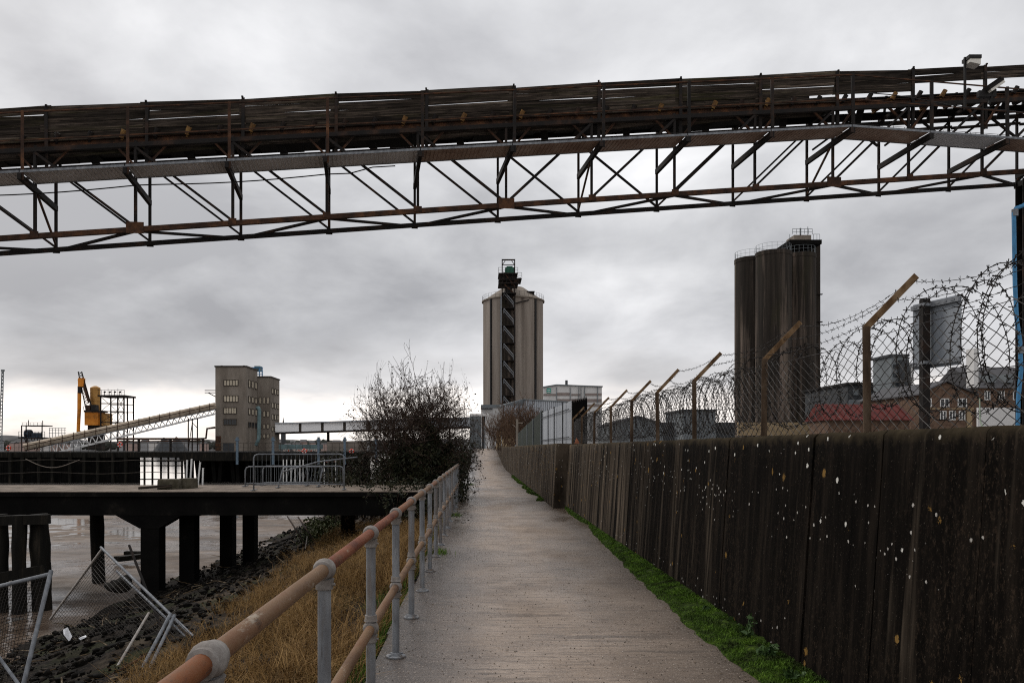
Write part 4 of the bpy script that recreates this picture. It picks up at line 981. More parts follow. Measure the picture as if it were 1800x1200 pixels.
# ================================================================== BUSHES
def grow(mb, p, d, ln, r, depth, rs, tips, spread=.5, up=.12, seg=4, minr=.004, kids=(2, 4), n=5, wig=.16):
    pts = [p]; rr = [r]; q = p
    for i in range(seg):
        d = (d+V((rs.gauss(0, wig), rs.gauss(0, wig), rs.gauss(0, wig)+up))).normalized(); q = q+d*ln/seg; pts.append(q); rr.append(max(minr, r*(1-.5*(i+1)/seg)))
        if depth <= 1: tips.append(q)
    mb.path(pts, rr, n)
    if depth == 0: return
    for k in range(rs.randint(*kids)):
        i = rs.randint(max(1, seg//2), seg); dd = (d+V((rs.gauss(0, spread), rs.gauss(0, spread), rs.gauss(0, spread*.7)))).normalized()
        grow(mb, pts[i], dd, ln*rs.uniform(.55, .85), max(minr, rr[i]*.65), depth-1, rs, tips, spread, up, seg, minr, kids, max(3, n-1), wig)
def bush():
    rs = random.Random(21); c = V((-2.05, 26.5, -.2)); root = thing('bush', 'large straggly dark bush with bare upper twigs overhanging the end of the railing', 'bush', c)
    br = MB(); tips = []
    for k in range(52):
        a = rs.uniform(0, 6.28); q = c+V((rs.uniform(-1.0, .85), rs.uniform(-1.0, 1.0), 0)); d = V((math.cos(a)*.26, math.sin(a)*.2, 1)).normalized()
        grow(br, q, d, rs.uniform(1.55, 2.0), .028, 4, rs, tips, .42, .02, 4, .0055, (2, 4), 5, .17)
    def squeeze(p):
        zz_ = max(0, p[2]-c.z); hw = .35+2.25*math.sqrt(max(.02, 1-(min(zz_, 5.4)/5.5)**2)); k = hw*(1.0 if p[0] > c.x else 1.08)
        return (c.x+k*math.tanh((p[0]-c.x)/k), p[1], p[2])
    br.v = [squeeze(p) for p in br.v]
    br.build('branches', M_bark, root)
    tips = np.array([squeeze(t) for t in tips])
    sel = tips[RNG.random(len(tips)) < np.clip(4200/len(tips), 0, 1)]
    v, f = leaves(sel+RNG.normal(0, .04, sel.shape), RNG.uniform(.035, .095, len(sel))); np_mesh('leaves', v, f, M_leafd, root)
    # dense ivy in the lower half
    pos = []
    while len(pos) < 24000:
        x, y, z = RNG.normal(0, .5), RNG.normal(0, .55), RNG.random()
        prof = 1.0-.55*z; p = (c.x+.05+x*1.75*prof+.2*z, c.y+y*1.9*prof-.3, c.z+2.75*z**1.05*(1-.16*abs(x)))
        if p[0] > -.35: continue
        if noise.noise(V((p[0]*1.6, p[1]*1.6, p[2]*1.8))) < -.12+.3*(z > .75): continue
        pos.append(p)
    pos = np.array(pos); v, f = leaves(pos, RNG.uniform(.05, .13, len(pos))); np_mesh('ivy', v, f, M_ivy, root)
    # arching stems and low brambles to the left and over the path
    st = MB(); lp = []
    for k in range(90):
        a = rs.uniform(0, 6.28); b = c+V((rs.uniform(-1.9, 1.5), rs.uniform(-1.6, 1.2), 0)); ln = rs.uniform(.8, 2.1); d = V((math.cos(a)-.35, math.sin(a)*.6, 0)); h = rs.uniform(.5, 2.0)
        pts = [b+d*ln*t+V((0, 0, h*4*t*(1-.62*t)*.55)) for t in np.linspace(0, 1, 8)]
        if pts[-1].x > -.2: continue
        st.path(pts, [.007, .006, .006, .005, .005, .004, .004, .003], 4)
        for p in pts[2:]:
            for _ in range(6): lp.append((p.x+rs.gauss(0, .07), p.y+rs.gauss(0, .07), p.z+rs.gauss(0, .07)))
    for k in range(40):
        b = V((-.95, rs.uniform(23.5, 29), .3+rs.random()*1.2)); e = b+V((rs.uniform(.2, .95), rs.uniform(-.3, .2), rs.uniform(-.5, .35)))
        st.path([b, (b+e)/2+V((0, 0, .12)), e], [.006, .005, .003], 4)
        for _ in range(9):
            t = rs.random(); p = b+(e-b)*t; lp.append((p.x, p.y+rs.gauss(0, .05), p.z+.08*math.sin(3*t)+rs.gauss(0, .05)))
    st.build('stems', M_bark, root); lp = np.array(lp); v, f = leaves(lp, RNG.uniform(.05, .11, len(lp))); np_mesh('bramble_leaves', v, f, M_ivy, root)
bush()
def low_bramble(c, n, label, seed, rx=1.3, h=1.1, m=None):
    rs = random.Random(seed); root = thing('bramble', label, 'bramble', c); st = MB(); lp = []
    for k in range(n):
        a = rs.uniform(0, 6.28); b = V(c)+V((rs.uniform(-rx, rx)*.6, rs.uniform(-rx, rx)*.6, 0)); ln = rs.uniform(.4, 1.0)*rx; hh = rs.uniform(.4, 1)*h; d = V((math.cos(a), math.sin(a), 0))
        pts = [b+d*ln*t+V((0, 0, hh*4*t*(1-.7*t)*.7)) for t in np.linspace(0, 1, 7)]; st.path(pts, [.007, .006, .006, .005, .004, .004, .003], 4)
        for p in pts[1:]:
            for _ in range(7): lp.append((p.x+rs.gauss(0, .06), p.y+rs.gauss(0, .06), p.z+rs.gauss(0, .06)))
    st.build('stems', M_bark, root); lp = np.array(lp); v, f = leaves(lp, RNG.uniform(.05, .11, len(lp))); np_mesh('foliage', v, f, m or M_ivy, root)
low_bramble((-4.3, 26.4, -.7), 50, 'thin arching bramble left of the bush behind the jetty barriers', 5, 1.5, 2.2)
low_bramble((-3.2, 22.5, -.4), 44, 'dark bramble over the landward end of the jetty', 6, 1.1, 1.3)
low_bramble((-1.9, 20.2, -.35), 46, 'dark bramble hiding the landward end of the black jetty beam', 18, .9, 1.15)
low_bramble((-1.5, 21.5, -.25), 40, 'dark bramble between jetty end and railing', 8, .6, 1.0)
low_bramble((-.95, 33, 0), 60, 'low dark bramble beyond the bush beside the far path', 9, .9, 2.2)
low_bramble((-2.0, 42, 0), 60, 'bramble thicket farther along the path behind the bush', 10, 1.4, 2.6)
# leaf litter on the path below the bush
def fallen():
    p = []
    for _ in range(420):
        y = RNG.uniform(17.5, 33); p.append((-.6+abs(RNG.normal(0, .22)), y, path_z(y)+.012))
    v, f = leaves(np.array(p), RNG.uniform(.04, .10, len(p))); v[:, 2] = .004+np.abs(v[:, 2]-.01)*.5
    np_mesh('leaf_litter', v, f, M_leafd, label='dead leaves scattered on the path below the bush', cat='leaf litter', kind='stuff')
fallen()

# ================================================================== END OF THE PATH, SHEDS, MAIN SILO
def rbox(name, a, b, m, parent, **k):
    mb = MB(); mb.bx(a[0], b[0], a[1], b[1], a[2], b[2]); return mb.build(name, m, parent, **k)
def pbox(name, x0, x1, yt, yb, Y, depth, m, parent=None, **k):
    a = P(x0, yt, Y); b = P(x1, yb, Y); mb = MB(); mb.bx(a.x, b.x, Y, Y+depth, b.z, a.z); return mb.build(name, m, parent, **k)
def window(root, x0, x1, y0, y1, Y, m=None, bars=2, frame=M_frame, fd=.10, side=None, t=.12):
    """window on a wall facing the viewer at distance Y, or on a side wall (side = x, then x0/x1 are distances)"""
    if side is None:
        a = P(x0, y0, Y); b = P(x1, y1, Y); A, Bv, zt, zb = a.x, b.x, a.z, b.z
        pt = lambda u, z, o: V((u, Y-o, z)); nrm = V((0, -1, 0))
    else: A, Bv, zt, zb = x0, x1, y0, y1; pt = lambda u, z, o: V((side+o, u, z))
    def slab(mb, u0, u1, z0, z1, o0, o1):
        p, q = pt(u0, z0, o0), pt(u1, z1, o1); mb.bx(min(p.x, q.x), max(p.x, q.x), min(p.y, q.y), max(p.y, q.y), min(z0, z1), max(z0, z1))
    mb = MB()
    slab(mb, A, Bv, zt-t, zt, -.05, fd); slab(mb, A, Bv, zb, zb+t, -.05, fd*1.4); slab(mb, A, A+t*(1 if Bv > A else -1), zb+t, zt-t, -.05, fd); slab(mb, Bv-t*(1 if Bv > A else -1), Bv, zb+t, zt-t, -.05, fd)
    w = mb.build('window', frame, root)
    mb = MB(); slab(mb, A+t*.9, Bv-t*.9, zb+t*.9, zt-t*.9, -.04, .02)
    mb.build('pane', m or M_glass, w)
    if bars:
        mb = MB()
        for k in range(1, bars+1):
            u = A+(Bv-A)*k/(bars+1); slab(mb, u-.04, u+.04, zb+t, zt-t, .021, .06)
        mb.build('mullion', frame, w)
    return w
def main_silo():
    Y = 165; c = P(902, 0, Y); cx = c.x; zt = P(0, 532, Y).z; rt = thing('grain_silo', 'tall pale concrete silo with shallow cone roof and dark stair tower up its front', 'silo', (cx, Y, .3))
    R0 = (955-849)/2/F*Y
    mb = MB(); n = 96; vs = []; m = 0; zs = [.3, 8, 16, 24, zt]
    def rad(a):
        # eight broad lobes divided by narrow recessed seams
        q = ((a*10/(2*math.pi)+.12) % 1.0); return R0*(1-.012+.014*math.sin(math.pi*q)) - (.30 if q < .045 or q > .955 else 0)
    for z in zs: vs += [(cx+rad(2*math.pi*k/n/1)*math.cos(2*math.pi*k/n), Y+rad(2*math.pi*k/n)*math.sin(2*math.pi*k/n), z) for k in range(n)]
    fs = [(i*n+k, i*n+(k+1) % n, (i+1)*n+(k+1) % n, (i+1)*n+k) for i in range(len(zs)-1) for k in range(n)]; fs.append(tuple(range((len(zs)-1)*n, len(zs)*n)))
    mb.add(vs, fs); body = mb.build('silo_body', M_conc, rt)
    # dark vertical movement joints
    for px in (863, 938):
        ang = -math.acos(max(-1, min(1, ((px-902)/F*Y)/R0))); x = cx+(R0+.03)*math.cos(ang); y = Y+(R0+.03)*math.sin(ang)
        mb = MB(); mb.box((x, y, (zt+.3)/2), (.34, .42, zt-.3), rz=ang); mb.build('joint_strip', M_black, rt)
    mb = MB(); mb.lathe((cx, Y, zt), [(R0+.25, 0), (R0+.25, .25), (R0*.98, .3), (R0*.35, 3.0), (R0*.12, 3.3)], 48); roof = mb.build('roof', M_concroof, rt, smooth='auto')
    # roof edge rail
    mb = MB(); rr = R0+.1
    for k in range(40): a = k*math.pi/20; mb.tube((cx+rr*math.cos(a), Y+rr*math.sin(a), zt+.25), (cx+rr*math.cos(a), Y+rr*math.sin(a), zt+1.25), .022, 4)
    for z in (.75, 1.25): mb.path([(cx+rr*math.cos(k*math.pi/20), Y+rr*math.sin(k*math.pi/20), zt+z) for k in range(41)], .016, 4)
    mb.build('roof_rail', M_steel, rt)
    # stair tower
    y0, y1 = Y-R0-2.6, Y-R0-.1; sx = y0/F
    xa, xb = (881-CX)*sx, (905-CX)*sx; top = P(0, 455, y0).z; mid = P(0, 520, y0).z
    tw = rt
    for x in (xa, xb):
        for y in (y0, y1):
            mb = MB(); mb.bar((x, y, .3), (x, y, mid), .22, .22, (1, 0, 0)); mb.build('stair_tower_leg', M_steel if x == xb else M_galv, tw)
    mb = MB(); mb.bx(xa+.3, xb-.3, y1-.3, y1, .3, mid+1); mb.build('stair_backing', M_dsilo, tw)
    levels = 8; z0 = 4.0; dz = (mid-z0)/levels
    for k in range(levels):
        z = z0+k*dz
        mb = MB(); mb.bar((xa+.5, y0+.4, z+dz), (xb-.3, y0+.4, z+dz*.36), .9, .16); mb.build('stair_flight', M_steel, tw)
        mb = MB(); mb.bar((xa+.5, y0-.02, z+dz+1.0), (xb-.3, y0-.02, z+dz*.36+1.0), .12, .16)
        mb.bar((xa+.5, y0-.02, z+dz+.5), (xb-.3, y0-.02, z+dz*.36+.5), .1, .12); mb.bar((xb-.3, y0-.02, z+dz*.36), (xb-.3, y0-.02, z+dz*.36+1), .07, .07, (1, 0, 0)); mb.bar((xa+.5, y0-.02, z+dz), (xa+.5, y0-.02, z+dz+1), .07, .07, (1, 0, 0)); mb.build('stair_rail', M_galv, tw)
        mb = MB(); mb.box(((xa+xb)/2, (y0+y1)/2, z+dz*.33), (xb-xa, y1-y0, .12)); mb.build('landing', M_steel, tw)
    # head house: platforms, machine, gantry
    for i, (a, b, zt_) in enumerate(((876, 911, 498), (877, 917, 490), (882, 907, 515), (876, 910, 481))):
        z = P(0, zt_, y0).z; A, Bx = (a-CX)*sx, (b-CX)*sx
        mb = MB(); mb.bx(A, Bx, y0-.6, y1+2, z-.15, z); pf = mb.build('platform', M_steel, tw)
        mb = MB()
        for q in np.linspace(A, Bx, 6): mb.bar((q, y0-.55, z), (q, y0-.55, z+1.1), .06, .06, (1, 0, 0))
        for h in (.55, 1.1): mb.bar((A, y0-.55, z+h), (Bx, y0-.55, z+h), .06, .06)
        mb.build('platform_rail', M_steel, pf)
    for px in (883, 889, 899, 905):
        mb = MB(); mb.bar(((px-CX)*sx, y0+.8, mid-1), ((px-CX)*sx, y0+.8, top if px in (883, 905) else P(0, 480, y0).z), .20, .20, (1, 0, 0)); mb.build('gantry_leg', M_steel, tw)
    zt2 = top; mb = MB(); mb.bar(((882-CX)*sx, y0+.8, zt2), ((906-CX)*sx, y0+.8, zt2), .22, .25); mb.bar(((882-CX)*sx, y0+.8, zt2-1.0), ((906-CX)*sx, y0+.8, zt2-1.0), .12, .12)
    mb.bar(((883-CX)*sx, y0+.8, zt2-1.1), ((889-CX)*sx, y0+.8, zt2), .12, .12); mb.bar(((905-CX)*sx, y0+.8, zt2-1.1), ((899-CX)*sx, y0+.8, zt2), .12, .12); mb.build('gantry_beam', M_steel, tw)
    a, b = P(888, 470, y0), P(904, 480, y0); mb = MB(); mb.bx(a.x, b.x, y0+.2, y0+2, b.z, a.z); mb.bx(a.x+.3, b.x-.3, y0+.4, y0+1.8, a.z, a.z+.35); mb.build('drive_housing', M_green, tw)
    mb = MB(); mb.bar(P(885, 478, y0-.2), P(905, 503, y0-.2), .12, .2); mb.bar(P(899, 500, y0-.2), P(915, 488, y0-.2), .1, .2); mb.bar(P(887, 500, y0-.2), P(903, 515, y0-.2), .1, .25); mb.build('chute', M_rust, tw)
    a, b = P(889, 480, y0+1), P(900, 522, y0+1); mb = MB(); mb.bx(a.x, b.x, y0+.9, y0+2.2, b.z, a.z); mb.build('elevator_casing', M_black, tw)
    # roof shed at right
    a, b = P(925, 514, Y-2), P(939, 527, Y-2); mb = MB(); mb.bx(a.x, b.x, Y-3.5, Y-1, a.z-.2, a.z)
    for x in (a.x+.15, b.x-.15):
        for y in (Y-3.3, Y-1.2): mb.bar((x, y, b.z), (x, y, a.z), .15, .15, (1, 0, 0))
    mb.bx(a.x+.3, b.x-.5, Y-3, Y-1.5, b.z+.1, a.z-.5); mb.build('roof_canopy', M_black, rt)
    # low inclined roof details
    mb = MB(); mb.bar(P(906, 533, Y-R0-.4), P(930, 527, Y-R0+.4), .2, .2); mb.bar(P(908, 525, Y-R0+1), P(925, 525, Y-R0+1), .2, .5); mb.build('roof_walkway', M_steel, rt)
main_silo()
def sheds():
    t = thing('shed', 'low pale flat-roofed shed at the foot of the silo', 'shed', P(865, 788, 140)); 
    pbox('wall', 846, 884, 716, 790, 140, 8, M_pale, t); pbox('roof', 845, 885, 711, 716, 139.8, 8.5, M_mgrey, t); pbox('beam', 846, 866, 717, 719, 139.5, .3, M_dgrey, t)
    t = thing('warehouse', 'long grey corrugated warehouse before the silo', 'warehouse', P(950, 788, 125))
    a = P(886, 714, 125); b = P(920, 703, 128); c = P(1003, 708, 120)
    mb = MB()
    for p, q, n in ((a, b, 20), (b, c, 50)):
        for k in range(n):
            u = p+(q-p)*(k/n); w_ = p+(q-p)*((k+1)/n); o = V((0, -.12 if k % 2 else 0, 0)); mb.ext([V((u.x, u.y, .3))+o, V((w_.x, w_.y, .3))+o, w_+o, u+o], (0, .3, 0))
    mb.build('wall', M_grey, t)
    mb = MB(); up = V((0, 0, .15)); mb.ext([a+V((-.3, -.4, .02)), b+V((0, -.4, .02)), c+V((.3, -.4, .02)), c+V((.3, 14, .8)), a+V((-.3, 14, .8))], (0, 0, .18)); mb.build('roof', M_mgrey, t)
    # white factory with taupe bands
    Y = 210; t = thing('factory', 'white clad factory with taupe bands and a stubby chimney right of the silo', 'building', P(1007, 788, Y))
    x0, xc, x1 = P(955, 0, Y).x, P(978, 0, Y).x, P(1058, 0, Y).x; z0 = .3
    zt0, ztc, zt1 = P(0, 681, Y).z, P(0, 677, Y).z, P(0, 680, Y).z
    mb = MB(); mb.ext([(x0, Y, z0), (x1, Y, z0), (x1, Y, zt1), (xc, Y, ztc), (x0, Y, zt0)], (0, 18, 0)); mb.build('wall', M_pale, t)
    mb = MB(); mb.bar((xc, Y-.1, ztc+.1), (x1+.2, Y-.1, zt1+.1), .5, .3); mb.bar((x0-.2, Y-.1, zt0+.1), (xc, Y-.1, ztc+.1), .5, .3); mb.build('roof_edge', M_mgrey, t)
    for (a, b, u, v) in ((955, 977, 692, 695), (978, 1001, 690, 695), (1004, 1020, 692, 695), (1029, 1058, 691, 695), (978, 1058, 701, 706), (1029, 1058, 711, 714)):
        pbox('band', a, b, u, v, Y-.15, .1, M_band, t)
    for px in (978, 1002, 1017, 1021, 1027, 1050): pbox('downpipe', px, px+1, 680, 708, Y-.3, .2, M_mgrey, t)
    sp = pbox('company_sign', 961, 968.5, 682, 690.5, Y-.2, .12, M_greens, t)
    for u in (684.6, 687.8): pbox('sign_band', 962, 967.5, u, u+1.2, Y-.25, .05, M_white, sp)
    pbox('chimney', 994, 998, 668, 679, Y+3, .8, M_dgrey, t)
sheds()
def corrugated(p0, p1, z0, z1, pitch, amp, m, parent=None, name='corrugated_sheet', **k):
    p0, p1 = V(p0), V(p1); d = p1-p0; n = int(d.length/pitch)*2; d2 = d.normalized(); nr = V((-d2.y, d2.x, 0)); poly = []
    top = lambda t: z1 if not callable(z1) else z1(t)
    mb = MB()
    for i in range(n):
        t0, t1 = i/n, (i+1)/n; o0 = nr*(amp if i % 2 else 0); o1 = nr*(amp if (i+1) % 2 else 0)
        a, b = p0+d*t0+o0, p0+d*t1+o1; mb.ext([(a.x, a.y, z0), (b.x, b.y, z0), (b.x, b.y, top(t1)), (a.x, a.y, top(t0))], nr*.006)
    return mb.build(name, m, parent, **k)
def wall_end():
    t = thing('sheet_metal_fence', 'tall grey corrugated metal fence standing on the wall beyond the chain-link', 'fence', (2.8, 29, 1.8))
    corrugated((2.74, 34.5, 0), (2.79, 24.2, 0), 1.8, lambda u: 3.2-.12*u+.02*(int(u*14) % 2), .22, .03, M_grey, t, 'sheet')
    for z in (2.0, 2.75):
        mb = MB(); mb.bar((2.70, 34.4, z+.22*(z > 2.5)), (2.74, 24.3, z+.1*(z > 2.5)), .02, .025); mb.build('rail', M_dgrey, t)
    for y in (25.6, 28.5, 31, 33.9):
        mb = MB(); mb.bar((2.69, y, 1.8), (2.69, y, 3.15), .04, .035, (1, 0, 0)); mb.build('post', M_dgrey, t)
    t = thing('palisade_fence', 'dark rusty palisade panel with spiked top beside the grey metal fence', 'fence', (3.0, 23.8, 1.8))
    for k in range(7):
        x = 2.82+k*.066; mb = MB(); zt = 3.02+.015*k; mb.ext([(x-.0325, 23.9, 1.75), (x+.0325, 23.9, 1.75), (x+.0325, 23.9, zt), (x+.012, 23.9, zt+.12), (x, 23.9, zt+.03), (x-.018, 23.9, zt+.10), (x-.0325, 23.9, zt)], (0, .01, 0)); mb.build('pale', M_jet, t)
    mb = MB(); mb.bx(2.79, 3.25, 23.93, 23.97, 2.0, 2.06); mb.bx(2.79, 3.25, 23.93, 23.97, 2.8, 2.86); mb.build('rail', M_jet, t)
    mb = MB(); mb.ext([P(1010, 780, 23.6), P(1019, 780, 23.6), P(1016, 773, 23.6), P(1013.5, 769, 23.6)], (0, .08, 0)); mb.build('marker', flat('orange plastic', (.5, .13, .03)), label='small orange plastic scrap on the wall top by the dark palisade', cat='scrap')
    # dark green mesh fence going back
    t = thing('mesh_fence', 'dark green mesh fence behind the grey metal fence', 'fence', (2.8, 42, 1.8))
    mb = MB(); mb.ext([(2.76, 34.6, 1.8), (2.7, 55, 1.85), (2.7, 55, 2.7), (2.74, 46, 3.0), (2.76, 34.6, 3.3)], (.02, 0, 0)); mb.build('screen', flat('dark green screen', (.018, .024, .018), .9, .4, nscale=6), t)
    for y in (35, 40, 45, 50, 55):
        mb = MB(); mb.tube((2.72, y, 1.8), (2.72, y, 3.3-.03*(y-35)), .03, 6); mb.build('post', M_mgrey, t)
    Y = 60; b = P(909, 788, Y); t = thing('sign_post', 'pale concrete post with a short side arm at the end of the wall', 'post', (b.x, Y, 1.7))
    mb = MB(); mb.bar((b.x, Y, 1.7), (b.x, Y, P(0, 736, Y).z), .17, .17); mb.build('post', M_concroof, t)
    mb = MB(); mb.bar(P(909, 743, Y), P(919, 743, Y), .08, .08); mb.bar(P(909, 752, Y), P(901, 746, Y), .05, .05); mb.build('arm', M_concroof, t)
    # concrete gate blocks
    t = pbox('concrete_barrier', 873, 881, 757, 790, 95, 1.0, M_buff, label='narrow buff concrete barrier block behind the bare shrub', cat='barrier')
    t = pbox('concrete_barrier', 883, 905, 757, 790, 94, 1.2, M_buff, label='wide buff concrete barrier block behind the bare shrub', cat='barrier')
    # gate frame at the path end
    Y = 118; t = thing('gateway', 'white framed gateway where the path ends', 'gate', (P(848, 0, Y).x, Y, 1.6))
    for px in (836, 851, 857.5): pbox('post', px, px+2.4, 745 if px < 857 else 748, 790, Y, .25, M_mgrey if px < 857 else M_pale, t)
    pbox('lintel', 826, 860, 727, 731, Y, .8, M_pale, t); pbox('lintel_post', 847, 853, 731, 790, Y+.9, .4, M_dgrey, t)
    pbox('panel', 826, 846, 731, 790, Y+2, .3, M_mgrey, t)
    mb = MB(); mb.bar(P(836, 740, Y), P(836, 650, Y), .12, .12, (1, 0, 0)); 
wall_end()
def bare_shrub(px, Y, n, h, w, label, seed, z0):
    rs = random.Random(seed); c = V((P(px, 0, Y).x, Y, z0)); root = thing('bare_shrub', label, 'shrub', c, 'bare shrubs behind the wall'); br = MB(); tips = []
    for k in range(n):
        q = c+V((rs.uniform(-w, w), rs.uniform(-w, w)*.6, 0)); a = rs.uniform(-1, 1); grow(br, q, V((a*.5, rs.uniform(-.3, .3), 1)).normalized(), h*.55, .03, 3, rs, tips, .38, .03, 3, .011, (2, 4), 4, .12)
    br.build('branches', M_brush, root)
bare_shrub(930, 62, 46, 2.9, 1.5, 'wide bare brown shrub right of the pale post', 3, 1.6)
bare_shrub(884, 78, 44, 3.1, 1.6, 'bare reddish brown shrub left of the pale post', 4, 1.5)

# ================================================================== DARK SILO TRIO
def dark_silos():
    Y = 112; root = thing('silo_block', 'three joined blackened concrete silos with a lift tower behind, right of the path', 'silo', P(1360, 788, Y)); root.location.z = .3
    for px, r, yt, dy in ((1321, 28.5, 449, 3.0), (1359.5, 30, 437, -.5), (1406, 26.5, 442, 2.0)):
        y = Y+dy; c = P(px, 0, y); rr = r/F*y; zt = P(0, yt, y-rr).z
        n = 40; mb = MB(); mb.lathe((c.x, y, 0), [(rr, .3), (rr, 8), (rr*1.003, 8.05), (rr, zt-.6), (rr*1.02, zt-.58), (rr*1.02, zt)], n); mb.build('silo', M_dsilo, root, smooth='auto')
        mb = MB()
        for k in range(22): a = k*2*math.pi/22; mb.tube((c.x+rr*.98*math.cos(a), y+rr*.98*math.sin(a), zt), (c.x+rr*.98*math.cos(a), y+rr*.98*math.sin(a), zt+1.0), .018, 4)
        for h in (.5, 1.0): mb.path([(c.x+rr*.98*math.cos(k*math.pi/16), y+rr*.98*math.sin(k*math.pi/16), zt+h) for k in range(33)], .015, 4)
        mb.build('top_rail', M_mgrey, root)
    y = Y+4.5; a, b = P(1390, 428, y), P(1439.5, 788, y)
    mb = MB(); mb.bx(P(1428, 0, y).x, b.x, y-.5, y+4, .3, a.z); mb.build('lift_tower', M_dsilo, root)
    a, b = P(1386, 424, y-2), P(1442, 429, y-2); mb = MB(); mb.bx(a.x, b.x, y-2.5, y+4.3, b.z-.1, a.z+.1); mb.build('platform', M_jet, root)
    a, b = P(1396, 413, y), P(1426, 425, y); mb = MB(); mb.bx(a.x, b.x, y, y+3, b.z-.2, a.z); mb.build('cabin', M_bconc, root)
    mb = MB(); zz = a.z
    for px in (1393, 1400, 1407, 1414, 1421, 1428): q = P(px, 0, y-.5); mb.tube((q.x, q.y, zz), (q.x, q.y, zz+.75), .03, 4)
    q0, q1 = P(1393, 0, y-.5), P(1428, 0, y-.5)
    for h in (.35, .75): mb.tube((q0.x, q0.y, zz+h), (q1.x, q1.y, zz+h), .03, 4)
    q = P(1407, 0, y); mb.tube((q.x, y, zz), (q.x, y, zz+1.0), .12, 5); q = P(1420, 0, y); mb.tube((q.x, y, zz), (q.x, y, zz+1.2), .05, 4); mb.build('roof_rail', M_mgrey, root)
    z2 = P(0, 424, y-2).z+.1; mb = MB()
    for px in (1388, 1430, 1436, 1441): q = P(px, 0, y-2.4); mb.tube((q.x, q.y, z2), (q.x, q.y, z2+.8), .03, 4)
    q0, q1 = P(1428, 0, y-2.4), P(1441, 0, y-2.4); mb.tube((q0.x, q0.y, z2+.8), (q1.x, q1.y, z2+.8), .03, 4); mb.build('platform_rail', M_mgrey, root)
    mb = MB(); xr = P(1441.5, 0, y).x
    for k in range(6): mb.bx(xr-.6, xr+.05, y-.8, y-.4, 4+k*4, 4.12+k*4)
    mb.build('ladder_platform', M_steel, root)
    pbox('low_wall', 1298, 1436, 742, 765, Y-12, .6, M_buff, label='low buff brick wall before the foot of the dark silos', cat='wall')
dark_silos()

